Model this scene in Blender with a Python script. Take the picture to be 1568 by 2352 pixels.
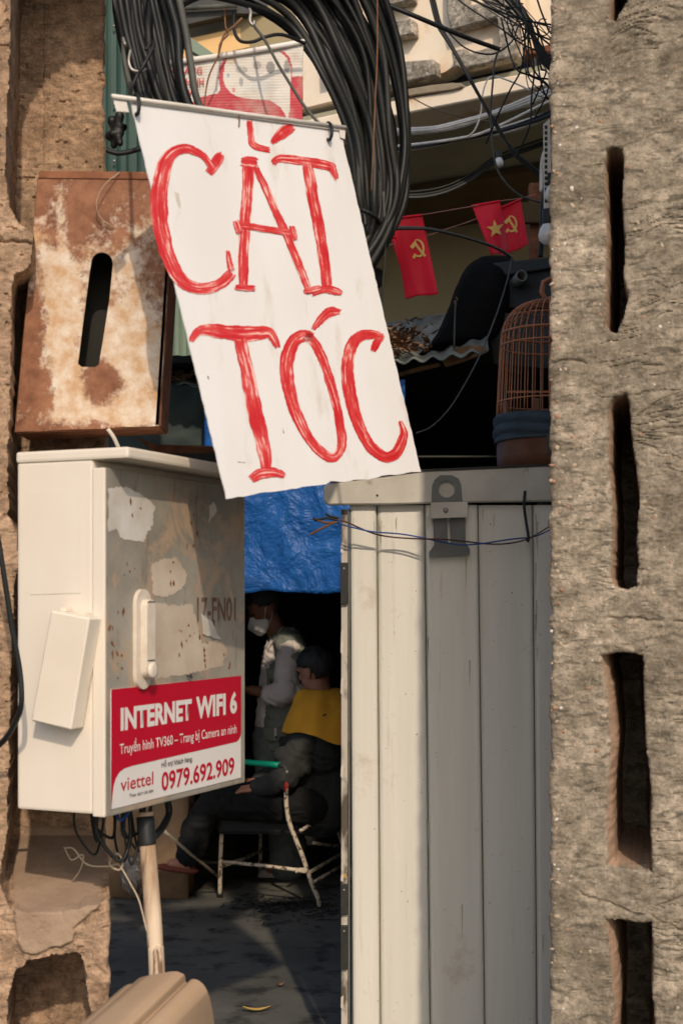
import bpy, bmesh, math, random
import numpy as np
from mathutils import Vector, Matrix

for o in list(bpy.data.objects): bpy.data.objects.remove(o)
scene = bpy.context.scene
COL = scene.collection
rnd = random.Random(7)
R = math.radians

# ------------------------------------------------------------------ camera
cd = bpy.data.cameras.new('camera'); cam = bpy.data.objects.new('camera', cd); COL.objects.link(cam)
cam.location = (0, 0, 1.55); cam.rotation_euler = (R(90), 0, 0)
cd.sensor_fit = 'VERTICAL'; cd.sensor_height = 36; cd.sensor_width = 24; cd.lens = 50
cd.shift_y = (1375 - 1176) / 2352
cd.clip_start = 0.05; cd.clip_end = 400
cd.dof.use_dof = True; cd.dof.focus_distance = 4.8; cd.dof.aperture_fstop = 5.6
scene.camera = cam

# ------------------------------------------------------------------ light
SUN_AZ, SUN_EL = R(9.5), R(36)          # azimuth: to the right of straight behind the camera
world = bpy.data.worlds.new('World'); scene.world = world; world.use_nodes = True
wn = world.node_tree; bg = wn.nodes['Background']
sky = wn.nodes.new('ShaderNodeTexSky'); sky.sky_type = 'NISHITA'; sky.sun_disc = False
sky.sun_elevation = SUN_EL; sky.sun_rotation = math.pi - SUN_AZ
sky.air_density = 0.8; sky.dust_density = 2.1; sky.ozone_density = 0.4
wn.links.new(sky.outputs[0], bg.inputs[0]); bg.inputs[1].default_value = 0.15
sd = bpy.data.lights.new('sun', 'SUN'); sun = bpy.data.objects.new('sun', sd); COL.objects.link(sun)
sd.energy = 2.4; sd.angle = R(0.9); sd.color = (1.0, 0.84, 0.67)
to_sun = Vector((math.sin(SUN_AZ) * math.cos(SUN_EL), -math.cos(SUN_AZ) * math.cos(SUN_EL), math.sin(SUN_EL)))
sun.rotation_euler = to_sun.to_track_quat('Z', 'Y').to_euler(); sun.location = to_sun * 20
vs = scene.view_settings; vs.view_transform = 'Standard'; vs.look = 'None'; vs.exposure = 0.10; vs.gamma = 1; vs.use_curve_mapping = False

scene.cycles.max_bounces = 6; scene.cycles.diffuse_bounces = 3; scene.cycles.glossy_bounces = 2; scene.cycles.transmission_bounces = 2

# ------------------------------------------------------------------ helpers
F = 3267.0
def U(x, y, d): return Vector(((x - 784) / F * d, d, 1.55 + (1375 - y) / F * d))
def ray(x, y): return Vector(((x - 784) / F, 1, (1375 - y) / F))
EYE = Vector((0, 0, 1.55))
def RP(x, y, p0, n):
    r = ray(x, y); return EYE + r * ((p0 - EYE).dot(n) / r.dot(n))

TR = {}      # world translation of each object
def link(name, me, parent=None, mat=None, smooth=False):
    o = bpy.data.objects.new(name, me); COL.objects.link(o)
    if mat is not None: me.materials.append(mat)
    if smooth: me.shade_smooth()
    if parent is not None:
        o.parent = parent; o.matrix_parent_inverse = Matrix.Translation(-TR[parent]); TR[o] = Vector((0, 0, 0))
    else:
        co = np.empty(len(me.vertices) * 3, 'f'); me.vertices.foreach_get('co', co); co = co.reshape(-1, 3)
        lo, hi = co.min(0), co.max(0); c = np.array([(lo[0] + hi[0]) / 2, (lo[1] + hi[1]) / 2, lo[2]], 'f')
        # object-space shader coordinates stay equal to world metres apart from this shift
        me.vertices.foreach_set('co', (co - c).ravel()); o.location = Vector(c.tolist()); TR[o] = Vector(c.tolist()); me.update()
    return o
def tag(o, label, cat=None, group=None, kind=None):
    if label: o['label'] = label
    if cat: o['category'] = cat
    if group: o['group'] = group
    if kind: o['kind'] = kind
    return o
def thing(name, loc, label, cat, group=None):
    o = bpy.data.objects.new(name, None); COL.objects.link(o); o.location = loc; o.empty_display_size = 0.05
    TR[o] = Vector(loc); return tag(o, label, cat, group)
def mesh(name, V, Fc, mat=None, parent=None, smooth=False, uv=None):
    me = bpy.data.meshes.new(name); me.from_pydata([tuple(v) for v in V], [], [tuple(f) for f in Fc]); me.update()
    if uv is not None:
        l = me.uv_layers.new(name='UVMap'); vi = np.empty(len(me.loops), 'i'); me.loops.foreach_get('vertex_index', vi)
        l.data.foreach_set('uv', np.asarray(uv, 'f')[vi].ravel())
    return link(name, me, parent, mat, smooth)
def from_bm(name, bm, mat=None, parent=None, smooth=False):
    me = bpy.data.meshes.new(name); bm.to_mesh(me); bm.free(); return link(name, me, parent, mat, smooth)
def box_bm(bm, c, ax, ay, az, bev=0.0):
    """box with centre c and half-axis vectors"""
    c = Vector(c); vs_ = []
    for sx in (-1, 1):
        for sy in (-1, 1):
            for sz in (-1, 1): vs_.append(bm.verts.new(c + ax * sx + ay * sy + az * sz))
    fs = [bm.faces.new([vs_[i] for i in f]) for f in ((0, 1, 3, 2), (4, 6, 7, 5), (0, 4, 5, 1), (2, 3, 7, 6), (0, 2, 6, 4), (1, 5, 7, 3))]
    bmesh.ops.recalc_face_normals(bm, faces=fs)
    if bev: bmesh.ops.bevel(bm, geom=list({e for f in fs for e in f.edges}), offset=bev, segments=2, affect='EDGES', profile=0.6)
X1, Y1, Z1 = Vector((1, 0, 0)), Vector((0, 1, 0)), Vector((0, 0, 1))
def boxo(name, c, hx, hy, hz, mat, parent=None, bev=0.0, ax=X1, ay=Y1, az=Z1):
    bm = bmesh.new(); box_bm(bm, c, ax * hx, ay * hy, az * hz, bev); return from_bm(name, bm, mat, parent)
def prism(name, pts, thick, mat, parent=None, bev=0.0):
    """planar polygon (world points) extruded by vector thick, slightly bevelled"""
    bm = bmesh.new(); a = [bm.verts.new(p) for p in pts]; b = [bm.verts.new(Vector(p) + thick) for p in pts]; n = len(pts)
    bm.faces.new(a); bm.faces.new(b[::-1])
    for i in range(n): bm.faces.new((a[i], b[i], b[(i + 1) % n], a[(i + 1) % n]))
    bmesh.ops.recalc_face_normals(bm, faces=bm.faces)
    if bev: bmesh.ops.bevel(bm, geom=list(bm.edges), offset=bev, segments=1, affect='EDGES')
    return from_bm(name, bm, mat, parent)
def catmull(P, n=8, closed=False):
    P = [Vector(p) for p in P]; m = len(P); out = []
    rng = range(m) if closed else range(m - 1)
    for i in rng:
        if closed: p0, p1, p2, p3 = P[i - 1], P[i], P[(i + 1) % m], P[(i + 2) % m]
        else: p0, p1, p2, p3 = P[max(i - 1, 0)], P[i], P[i + 1], P[min(i + 2, m - 1)]
        for k in range(n):
            t = k / n; out.append(0.5 * (2 * p1 + (p2 - p0) * t + (2 * p0 - 5 * p1 + 4 * p2 - p3) * t * t + (3 * p1 - p0 - 3 * p2 + p3) * t ** 3))
    if not closed: out.append(P[-1])
    return out
def tube_geo(P, r, n=6, closed=False, off=0):
    P = [Vector(p) for p in P]; m = len(P); V, Fc = [], []
    rr = r if hasattr(r, '__len__') else [r] * m
    up = None
    for i in range(m):
        t = (P[(i + 1) % m] - P[i - 1]) if closed else (P[min(i + 1, m - 1)] - P[max(i - 1, 0)])
        t = t.normalized() if t.length > 1e-9 else Vector((0, 0, 1))
        if up is None: up = t.orthogonal().normalized()
        up = (up - t * up.dot(t)); up = up.normalized() if up.length > 1e-6 else t.orthogonal().normalized()
        s = t.cross(up)
        for k in range(n):
            a = 2 * math.pi * k / n; V.append(P[i] + (up * math.cos(a) + s * math.sin(a)) * rr[i])
    for i in range(m if closed else m - 1):
        j = (i + 1) % m
        for k in range(n): Fc.append((off + i * n + k, off + i * n + (k + 1) % n, off + j * n + (k + 1) % n, off + j * n + k))
    if not closed:
        Fc.append(tuple(off + k for k in range(n))[::-1]); Fc.append(tuple(off + (m - 1) * n + k for k in range(n)))
    return V, Fc
def tube(name, P, r, mat, parent=None, n=6, closed=False, smooth_n=0):
    if smooth_n:
        m0 = len(P); P = catmull(P, smooth_n, closed)
        if hasattr(r, '__len__'): r = list(np.interp(np.linspace(0, m0 - 1, len(P)), range(m0), r))
    V, Fc = tube_geo(P, r, n, closed); return mesh(name, V, Fc, mat, parent, True)
def wire(name, pts, d, r, mat, label=None, cat='cable', group=None, parent=None, n=6, sn=6, closed=False):
    """pts: (x, y) or (x, y, depth) sight points; d default depth"""
    P = [U(p[0], p[1], p[2] if len(p) > 2 else d) for p in pts]
    o = tube(name, P, r, mat, parent, n, closed, sn)
    if parent is None: tag(o, label, cat, group)
    elif label: o['label'] = label
    return o
def lathe(name, prof, c, mat, parent=None, n=24, axis=Z1, smooth=True):
    """prof: list of (radius, height) along axis from c"""
    a = axis.normalized(); u = a.orthogonal().normalized(); v = a.cross(u); V, Fc = [], []
    for r, h in prof:
        for k in range(n):
            t = 2 * math.pi * k / n; V.append(Vector(c) + a * h + (u * math.cos(t) + v * math.sin(t)) * r)
    for i in range(len(prof) - 1):
        for k in range(n): Fc.append((i * n + k, i * n + (k + 1) % n, (i + 1) * n + (k + 1) % n, (i + 1) * n + k))
    Fc.append(tuple(range(n))[::-1]); Fc.append(tuple((len(prof) - 1) * n + k for k in range(n)))
    return mesh(name, V, Fc, mat, parent, smooth)
def curve_fill(name, splines, frame, thick, mat, parent=None, bevel=0):
    """outline with holes: list of closed 2D point lists in metres, frame=(origin, xdir, ydir); thick towards xdir x ydir"""
    c = bpy.data.curves.new(name, 'CURVE'); c.dimensions = '2D'; c.fill_mode = 'BOTH'; c.extrude = thick / 2
    for pts in splines:
        s = c.splines.new('POLY'); s.points.add(len(pts) - 1); s.use_cyclic_u = True
        for i, p in enumerate(pts): s.points[i].co = (p[0], p[1], 0, 1)
    return curve_to_obj(name, c, frame, thick, mat, parent)
def curve_to_obj(name, c, frame, thick, mat, parent, fit=None):
    t = bpy.data.objects.new('tmp', c); COL.objects.link(t)
    dg = bpy.context.evaluated_depsgraph_get(); me = bpy.data.meshes.new_from_object(t.evaluated_get(dg))
    bpy.data.objects.remove(t); bpy.data.curves.remove(c)
    co = np.empty(len(me.vertices) * 3); me.vertices.foreach_get('co', co); co = co.reshape(-1, 3)
    if fit is not None: co = fit(co)
    o, x, y = [np.array(v) for v in frame]; z = np.cross(x, y)
    w = o + co[:, :1] * x + co[:, 1:2] * y + (co[:, 2:] + thick / 2) * z
    me.vertices.foreach_set('co', w.astype('f').ravel()); me.update()
    while len(me.uv_layers): me.uv_layers.remove(me.uv_layers[0])
    l = me.uv_layers.new(name='UVMap'); vi = np.empty(len(me.loops), 'i'); me.loops.foreach_get('vertex_index', vi)
    mn, mx = co[:, :2].min(0), co[:, :2].max(0); l.data.foreach_set('uv', (((co[:, :2] - mn) / (mx - mn + 1e-9))[vi]).astype('f').ravel())
    me.materials.clear()
    return link(name, me, parent, mat)
CAP = {}
def text(name, s, frame, width, cap, mat, parent, bold=0.0, thick=0.0006, left=0.0, base=0.0, shear=0.0):
    c = bpy.data.curves.new(name, 'FONT'); c.body = s; c.offset = bold; c.fill_mode = 'FRONT'; c.resolution_u = 3; c.shear = shear
    def fit(co):
        co = co.copy(); mn, mx = co[:, 0].min(), co[:, 0].max()
        co[:, 0] = (co[:, 0] - mn) / max(mx - mn, 1e-6) * width + left
        co[:, 1] = co[:, 1] * (cap / 0.73) + base
        co[:, 2] = 0
        return co
    return curve_to_obj(name, c, frame, thick, mat, parent, fit)

# value noise in numpy
def vnoise(x, y, s=0):
    xi, yi = np.floor(x), np.floor(y); fx, fy = x - xi, y - yi; fx = fx * fx * (3 - 2 * fx); fy = fy * fy * (3 - 2 * fy)
    def h(a, b):
        t = np.sin(a * 127.1 + b * 311.7 + s * 74.7) * 43758.5453; return t - np.floor(t)
    return (h(xi, yi) * (1 - fx) + h(xi + 1, yi) * fx) * (1 - fy) + (h(xi, yi + 1) * (1 - fx) + h(xi + 1, yi + 1) * fx) * fy
def fbm(x, y, o=4, s=0, g=0.5):
    a, t, w = 1.0, 0, 0
    for i in range(o): t = t + a * vnoise(x * 2 ** i, y * 2 ** i, s + i * 3.3); w += a; a *= g
    return t / w
def sdf(px, py, poly):
    """signed distance (negative inside) of arrays to polygon"""
    d = np.full(px.shape, 1e18); ins = np.zeros(px.shape, bool); n = len(poly)
    for i in range(n):
        ax, ay = poly[i]; bx, by = poly[(i + 1) % n]; ex, ey = bx - ax, by - ay
        t = np.clip(((px - ax) * ex + (py - ay) * ey) / (ex * ex + ey * ey + 1e-9), 0, 1)
        d = np.minimum(d, (px - ax - t * ex) ** 2 + (py - ay - t * ey) ** 2)
        c = ((ay > py) != (by > py)) & (px < (bx - ax) * (py - ay) / ((by - ay) if by != ay else 1e-9) + ax); ins ^= c
    d = np.sqrt(d); return np.where(ins, -d, d)
def sstep(a, b, x): t = np.clip((x - a) / (b - a), 0, 1); return t * t * (3 - 2 * t)

# ------------------------------------------------------------------ materials
def newmat(name):
    m = bpy.data.materials.new(name); m.use_nodes = True; nt = m.node_tree; return m, nt, nt.nodes['Principled BSDF']
def nd(nt, t, **kw):
    n = nt.nodes.new(t)
    for k, v in kw.items():
        if k in n.inputs.keys(): n.inputs[k].default_value = v
        else: setattr(n, k, v)
    return n
def rgba(c): return (c[0], c[1], c[2], 1)
def coords(nt, stretch=(1, 1, 1), kind='Object'):
    tc = nd(nt, 'ShaderNodeTexCoord'); mp = nd(nt, 'ShaderNodeMapping'); mp.inputs['Scale'].default_value = stretch
    nt.links.new(tc.outputs[kind], mp.inputs['Vector']); return mp.outputs[0]
def noise(nt, vec, scale, detail=5, rough=0.55, dist=0):
    n = nd(nt, 'ShaderNodeTexNoise'); n.inputs['Scale'].default_value = scale; n.inputs['Detail'].default_value = detail
    n.inputs['Roughness'].default_value = rough; n.inputs['Distortion'].default_value = dist; nt.links.new(vec, n.inputs['Vector']); return n.outputs['Fac']
def ramp(nt, fac, lo, hi, c0=(0, 0, 0), c1=(1, 1, 1)):
    r = nd(nt, 'ShaderNodeValToRGB'); e = r.color_ramp.elements; e[0].position = lo; e[1].position = hi; e[0].color = rgba(c0); e[1].color = rgba(c1)
    nt.links.new(fac, r.inputs[0]); return r.outputs[0]
def mix(nt, fac, a, b, mode='MIX'):
    m = nd(nt, 'ShaderNodeMix'); m.data_type = 'RGBA'; m.blend_type = mode
    for sock, v in ((m.inputs['Factor'], fac), (m.inputs['A'], a), (m.inputs['B'], b)): pass
    fs = [i for i in m.inputs if i.name == 'Factor' and i.type == 'VALUE'][0]
    As = [i for i in m.inputs if i.name == 'A' and i.type == 'RGBA'][0]; Bs = [i for i in m.inputs if i.name == 'B' and i.type == 'RGBA'][0]
    for sck, v in ((fs, fac), (As, a), (Bs, b)):
        if isinstance(v, (int, float)): sck.default_value = v
        elif isinstance(v, tuple): sck.default_value = rgba(v)
        else: nt.links.new(v, sck)
    return [i for i in m.outputs if i.type == 'RGBA'][0]
def math_(nt, op, a, b=0.0):
    m = nd(nt, 'ShaderNodeMath', operation=op)
    for i, v in enumerate((a, b)):
        if isinstance(v, (int, float)): m.inputs[i].default_value = v
        else: nt.links.new(v, m.inputs[i])
    return m.outputs[0]
def bump(nt, b, h, strength, dist=0.01, prev=None):
    n = nd(nt, 'ShaderNodeBump'); n.inputs['Strength'].default_value = strength; n.inputs['Distance'].default_value = dist
    nt.links.new(h, n.inputs['Height'])
    if prev is not None: nt.links.new(prev, n.inputs['Normal'])
    if b is not None: nt.links.new(n.outputs[0], b.inputs['Normal'])
    return n.outputs[0]
def M(name, c1, c2=None, scale=6, lo=0.35, hi=0.68, rough=0.7, bmp=0.0, bscale=None, stretch=(1, 1, 1), metal=0.0, spec=0.3,
      spots=None, spot_scale=40, spot_lo=0.62, spot_hi=0.68, detail=6, sheen=0):
    m, nt, b = newmat(name); v = coords(nt, stretch)
    b.inputs['Roughness'].default_value = rough; b.inputs['Metallic'].default_value = metal; b.inputs['Specular IOR Level'].default_value = spec
    if c2 is None: c2 = tuple(x * 0.75 for x in c1)
    f = noise(nt, v, scale, detail); col = ramp(nt, f, lo, hi, c1, c2)
    if spots is not None:
        s = noise(nt, v, spot_scale, 4, 0.6); k = ramp(nt, s, spot_lo, spot_hi); col = mix(nt, k, col, spots)
    nt.links.new(col, b.inputs['Base Color'])
    if bmp: bump(nt, b, noise(nt, v, bscale or scale * 5, 5, 0.6), bmp, 0.004)
    return m
def concrete(name, c1, c2, c3, peb, peb_scale=110, light=(0.55, 0.5, 0.42), pebamt=0.5, grain=1.0):
    m, nt, b = newmat(name); v = coords(nt); b.inputs['Roughness'].default_value = 0.93; b.inputs['Specular IOR Level'].default_value = 0.12
    col = ramp(nt, noise(nt, v, 6, 6, 0.65), 0.40, 0.60, c1, c2)
    st = coords(nt, (2.5, 2.5, 9.0)); col = mix(nt, ramp(nt, noise(nt, st, 7, 5, 0.7, 1.0), 0.50, 0.62), col, c3)
    vo = nd(nt, 'ShaderNodeTexVoronoi'); vo.inputs['Scale'].default_value = peb_scale; nt.links.new(v, vo.inputs['Vector'])
    sep = nd(nt, 'ShaderNodeSeparateColor'); nt.links.new(vo.outputs['Color'], sep.inputs[0])
    near = ramp(nt, vo.outputs['Distance'], 0.28, 0.52, (1, 1, 1), (0, 0, 0))
    isl = ramp(nt, sep.outputs[0], 0.74, 0.80); iso = ramp(nt, sep.outputs[1], 0.91, 0.94); isd = ramp(nt, sep.outputs[2], 0.78, 0.84)
    reg = ramp(nt, noise(nt, v, 5, 3), 0.38, 0.62, (0.25, 0.25, 0.25), (1, 1, 1))
    g = noise(nt, v, 150, 3, 0.75); g2 = noise(nt, v, 38, 4, 0.68); g3 = noise(nt, coords(nt, (1, 1, 1.8)), 13, 5, 0.65, 0.6)
    col = mix(nt, grain * 0.55, col, ramp(nt, g, 0.34, 0.66, (0.30, 0.30, 0.30), (0.86, 0.86, 0.86)), 'OVERLAY')
    col = mix(nt, grain * 0.85, col, ramp(nt, g3, 0.36, 0.64, (0.26, 0.265, 0.25), (0.72, 0.72, 0.72)), 'OVERLAY')
    col = mix(nt, grain * 0.6, col, ramp(nt, g2, 0.38, 0.62, (0.26, 0.26, 0.26), (0.78, 0.78, 0.78)), 'OVERLAY')
    k = math_(nt, 'MULTIPLY', near, reg)
    col = mix(nt, math_(nt, 'MULTIPLY', math_(nt, 'MULTIPLY', k, isl), pebamt), col, light)
    col = mix(nt, math_(nt, 'MULTIPLY', math_(nt, 'MULTIPLY', near, iso), pebamt), col, peb)
    col = mix(nt, math_(nt, 'MULTIPLY', math_(nt, 'MULTIPLY', near, isd), pebamt * 0.8), col, tuple(x * 0.35 for x in c1))
    nt.links.new(col, b.inputs['Base Color'])
    p = bump(nt, None, g2, 0.5, 0.008); bump(nt, b, g, 0.45, 0.003, p)
    return m

MT = {}
MT['pole_grey'] = concrete('pole concrete', (0.180, 0.150, 0.110), (0.30, 0.25, 0.188), (0.115, 0.098, 0.072), (0.26, 0.15, 0.09), 120, (0.40, 0.35, 0.285), 0.4, 0.7)
MT['pole_brown'] = concrete('sandy pole concrete', (0.275, 0.178, 0.112), (0.36, 0.245, 0.160), (0.20, 0.135, 0.088), (0.32, 0.17, 0.09), 150, (0.48, 0.36, 0.26), 0.35, 0.6)
MT['black_cable'] = M('black cable sheath', (0.008, 0.009, 0.0088), (0.018, 0.0195, 0.0185), 3, rough=0.5, spec=0.3, bmp=0.1, bscale=60)
MT['grey_cable'] = M('weathered grey cable', (0.05, 0.055, 0.05), (0.10, 0.10, 0.085), 8, rough=0.6)
MT['white_cable'] = M('white cable', (0.80, 0.76, 0.68), (0.6, 0.55, 0.47), 10, rough=0.5)
MT['brown_wire'] = M('rusty wire', (0.12, 0.06, 0.03), (0.2, 0.1, 0.05), 30, rough=0.8)
MT['pebble_white'] = M('pale pebble', (0.62, 0.57, 0.5), (0.5, 0.45, 0.38), 60, rough=0.6)
MT['pebble_orange'] = M('orange pebble', (0.34, 0.18, 0.105), (0.28, 0.15, 0.09), 60, rough=0.6)
MT['pebble_tan'] = M('tan pebble', (0.42, 0.33, 0.23), (0.34, 0.26, 0.18), 60, rough=0.6)
MT['dusty_cable'] = M('dusty black cable', (0.018, 0.019, 0.0175), (0.032, 0.031, 0.027), 5, rough=0.6, bmp=0.1)
MT['steel'] = M('galvanised steel', (0.42, 0.40, 0.36), (0.25, 0.23, 0.2), 40, rough=0.45, metal=0.6)
def gate_mat():
    m, nt, b = newmat('cream gate paint'); v = coords(nt); sv = coords(nt, (7, 7, 0.35)); b.inputs['Roughness'].default_value = 0.48
    col = ramp(nt, noise(nt, sv, 2.2, 5, 0.6), 0.35, 0.68, (0.72, 0.695, 0.615), (0.65, 0.625, 0.545))
    col = mix(nt, ramp(nt, noise(nt, sv, 7, 6, 0.7), 0.60, 0.80), col, (0.47, 0.42, 0.34))
    col = mix(nt, ramp(nt, noise(nt, v, 3.5, 6, 0.7), 0.60, 0.78), col, (0.46, 0.38, 0.28))
    col = mix(nt, ramp(nt, noise(nt, v, 80, 3, 0.6), 0.70, 0.75), col, (0.22, 0.16, 0.10))
    nt.links.new(col, b.inputs['Base Color']); p = bump(nt, None, noise(nt, coords(nt, (4, 4, 0.8)), 1.6, 3), 0.35, 0.02); bump(nt, b, noise(nt, v, 120, 3), 0.05, 0.002, p); return m
MT['gate'] = gate_mat()
MT['rail'] = M('grimy cream rail', (0.58, 0.545, 0.47), (0.45, 0.415, 0.35), 7, rough=0.6, bmp=0.05, spots=(0.16, 0.15, 0.12), spot_scale=16, spot_lo=0.64, spot_hi=0.82)
MT['dark_grey_metal'] = M('dark grey painted steel', (0.12, 0.13, 0.12), (0.16, 0.165, 0.15), 20, rough=0.5)
MT['black_metal'] = M('black metal', (0.02, 0.021, 0.02), (0.035, 0.035, 0.03), 20, rough=0.55)
MT['drip'] = M('old drip stain', (0.50, 0.455, 0.38), (0.42, 0.37, 0.30), 20, rough=0.6)
MT['peel'] = M('peeling white paint', (0.5, 0.45, 0.38), (0.10, 0.08, 0.06), 14, 0.46, 0.56, rough=0.7, bmp=0.3, stretch=(1, 1, 0.4))
MT['white_paint'] = M('white paint', (0.70, 0.66, 0.59), (0.6, 0.55, 0.47), 8, rough=0.5)
MT['cabinet'] = M('cream powder coat', (0.72, 0.655, 0.555), (0.66, 0.575, 0.455), 3, rough=0.45, bmp=0.03, stretch=(1, 1, 0.4), spots=(0.5, 0.33, 0.17), spot_scale=13, spot_lo=0.68, spot_hi=0.85)
MT['cream_box'] = M('cream small box', (0.72, 0.65, 0.54), (0.68, 0.6, 0.48), 6, rough=0.5, spots=(0.5, 0.35, 0.2), spot_scale=25, spot_lo=0.7, spot_hi=0.8)
MT['wood'] = M('pale peeled wood', (0.62, 0.49, 0.35), (0.30, 0.19, 0.11), 16, 0.46, 0.66, rough=0.75, bmp=0.3, stretch=(1, 1, 0.14), spots=(0.20, 0.12, 0.07), spot_scale=42, spot_lo=0.58, spot_hi=0.66)
MT['bin'] = M('tan plastic', (0.42, 0.29, 0.18), (0.36, 0.24, 0.145), 5, rough=0.6, bmp=0.05, bscale=80)
MT['ground'] = M('stained concrete floor', (0.125, 0.118, 0.097), (0.08, 0.076, 0.063), 2.2, 0.36, 0.62, rough=0.8, bmp=0.7, bscale=24, spots=(0.03, 0.03, 0.026), spot_scale=7, spot_lo=0.52, spot_hi=0.66, detail=10)
MT['dark_wall'] = M('near-black wall', (0.035, 0.033, 0.028), (0.02, 0.019, 0.016), 3, rough=0.9)  # coloured near-black so the shop room and gaps stay dark
MT['dark_green'] = M('dark green tarpaulin', (0.022, 0.036, 0.032), (0.032, 0.046, 0.04), 5, rough=0.55, bmp=0.2)
MT['black_cloth'] = M('black cloth', (0.006, 0.0065, 0.0065), (0.010, 0.010, 0.010), 5, rough=0.95, bmp=0.2, spec=0.05)
MT['charcoal'] = M('charcoal painted metal', (0.03, 0.034, 0.033), (0.022, 0.024, 0.023), 6, rough=0.6, spots=(0.12, 0.11, 0.09), spot_scale=18, spot_lo=0.7, spot_hi=0.75)
MT['peach_plaster'] = M('pale peach plaster', (0.84, 0.73, 0.58), (0.80, 0.66, 0.49), 2.5, 0.4, 0.6, rough=0.85, bmp=0.15, spots=(0.50, 0.27, 0.12), spot_scale=3.2, spot_lo=0.56, spot_hi=0.80)
MT['pebble'] = concrete('pebble-dash render', (0.25, 0.22, 0.18), (0.31, 0.275, 0.23), (0.19, 0.17, 0.14), (0.36, 0.28, 0.2), 60, (0.55, 0.49, 0.41), 0.8)
MT['ochre_wall'] = M('ochre wall paint', (0.38, 0.31, 0.18), (0.33, 0.265, 0.15), 1.5, rough=0.85, bmp=0.08)
MT['soffit'] = M('olive soffit paint', (0.34, 0.32, 0.235), (0.29, 0.27, 0.19), 2, rough=0.85)
MT['brown_beam'] = M('brown painted beam', (0.13, 0.085, 0.035), (0.10, 0.065, 0.027), 3, rough=0.8)
MT['yellow_wall'] = M('sunny yellow plaster', (0.68, 0.46, 0.22), (0.62, 0.4, 0.18), 1.5, rough=0.85, bmp=0.1)
MT['teal_sheet'] = M('teal painted sheet', (0.03, 0.068, 0.053), (0.02, 0.048, 0.038), 4, rough=0.5, bmp=0.05)
MT['sage_steel'] = M('sage green steel', (0.20, 0.27, 0.20), (0.16, 0.22, 0.165), 5, rough=0.5)
MT['roof_sheet'] = M('weathered grey-green roofing', (0.23, 0.24, 0.20), (0.13, 0.14, 0.115), 6, rough=0.75, bmp=0.2, spots=(0.10, 0.07, 0.045), spot_scale=9, spot_lo=0.6, spot_hi=0.75)
MT['rust_edge'] = M('rusty roof edge', (0.25, 0.12, 0.04), (0.09, 0.055, 0.03), 12, rough=0.9, bmp=0.3)
MT['dry_leaf'] = M('dry leaves', (0.16, 0.085, 0.045), (0.30, 0.18, 0.10), 25, rough=0.9)
MT['yellow_leaf'] = M('yellow leaf', (0.55, 0.36, 0.10), (0.35, 0.2, 0.06), 30, rough=0.7)
MT['grey_plaster'] = M('grey cracked plaster', (0.42, 0.38, 0.33), (0.28, 0.25, 0.21), 7, rough=0.9, bmp=0.7, bscale=16)
MT['brown_plaster'] = M('brown plaster', (0.30, 0.19, 0.105), (0.2, 0.125, 0.07), 6, rough=0.9, bmp=0.4)
MT['flag_red'] = M('red flag cloth', (0.72, 0.008, 0.028), (0.62, 0.006, 0.022), 5, rough=0.6, sheen=0.2)
MT['flag_gold'] = M('gold flag print', (0.85, 0.52, 0.14), (0.8, 0.48, 0.12), 20, rough=0.6)
MT['string'] = M('pink string', (0.45, 0.2, 0.16), (0.35, 0.15, 0.12), 30, rough=0.8)
MT['bamboo'] = M('orange-brown bamboo', (0.50, 0.19, 0.072), (0.32, 0.11, 0.042), 25, rough=0.45, spec=0.5, stretch=(1, 1, 0.3))
MT['cage_tray'] = M('lacquered brown cage tray', (0.19, 0.075, 0.036), (0.12, 0.046, 0.024), 10, rough=0.45)
MT['slate_cloth'] = M('slate blue cloth', (0.055, 0.075, 0.092), (0.038, 0.052, 0.066), 12, rough=0.85, bmp=0.2)
MT['bulb'] = M('frosted bulb', (0.72, 0.70, 0.66), (0.68, 0.66, 0.62), 5, rough=0.25, spec=0.5)
MT['skin_dark'] = M('tanned skin', (0.23, 0.10, 0.055), (0.19, 0.08, 0.045), 15, rough=0.55)
MT['skin'] = M('skin', (0.40, 0.19, 0.12), (0.34, 0.15, 0.09), 15, rough=0.55)
MT['hair'] = M('black hair', (0.012, 0.011, 0.010), (0.035, 0.033, 0.03), 60, rough=0.6, bmp=0.6, bscale=150, stretch=(1, 1, 0.3))
MT['shirt'] = M('pale pinkish shirt', (0.66, 0.59, 0.54), (0.58, 0.51, 0.46), 8, rough=0.85, bmp=0.25, bscale=20)
MT['vest'] = M('sage grey vest', (0.21, 0.22, 0.18), (0.165, 0.175, 0.14), 9, rough=0.9, bmp=0.25, bscale=22)
MT['vest_flap'] = M('sage vest pocket', (0.20, 0.215, 0.165), (0.16, 0.175, 0.135), 12, rough=0.9, bmp=0.2)
MT['trousers'] = M('grey-green trousers', (0.15, 0.165, 0.145), (0.12, 0.13, 0.115), 8, rough=0.9, bmp=0.3, bscale=14)
MT['mask'] = M('white mask', (0.80, 0.78, 0.74), (0.76, 0.73, 0.69), 10, rough=0.8)
MT['jacket'] = M('charcoal jacket', (0.04, 0.04, 0.036), (0.026, 0.026, 0.024), 8, rough=0.9, bmp=0.3, bscale=18)
MT['black_clothes'] = M('dark trousers', (0.009, 0.009, 0.0085), (0.006, 0.006, 0.006), 8, rough=0.9)
MT['towel'] = M('mustard yellow towel', (0.80, 0.37, 0.03), (0.70, 0.31, 0.025), 8, rough=0.95, bmp=0.25, bscale=90)
MT['chair_paint'] = M('chipped cream chair paint', (0.62, 0.52, 0.38), (0.5, 0.4, 0.27), 14, rough=0.55, spots=(0.07, 0.04, 0.02), spot_scale=34, spot_lo=0.55, spot_hi=0.6)
MT['chair_red'] = M('red paint remains', (0.35, 0.03, 0.02), (0.5, 0.4, 0.3), 30, 0.5, 0.6, rough=0.5)
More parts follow.
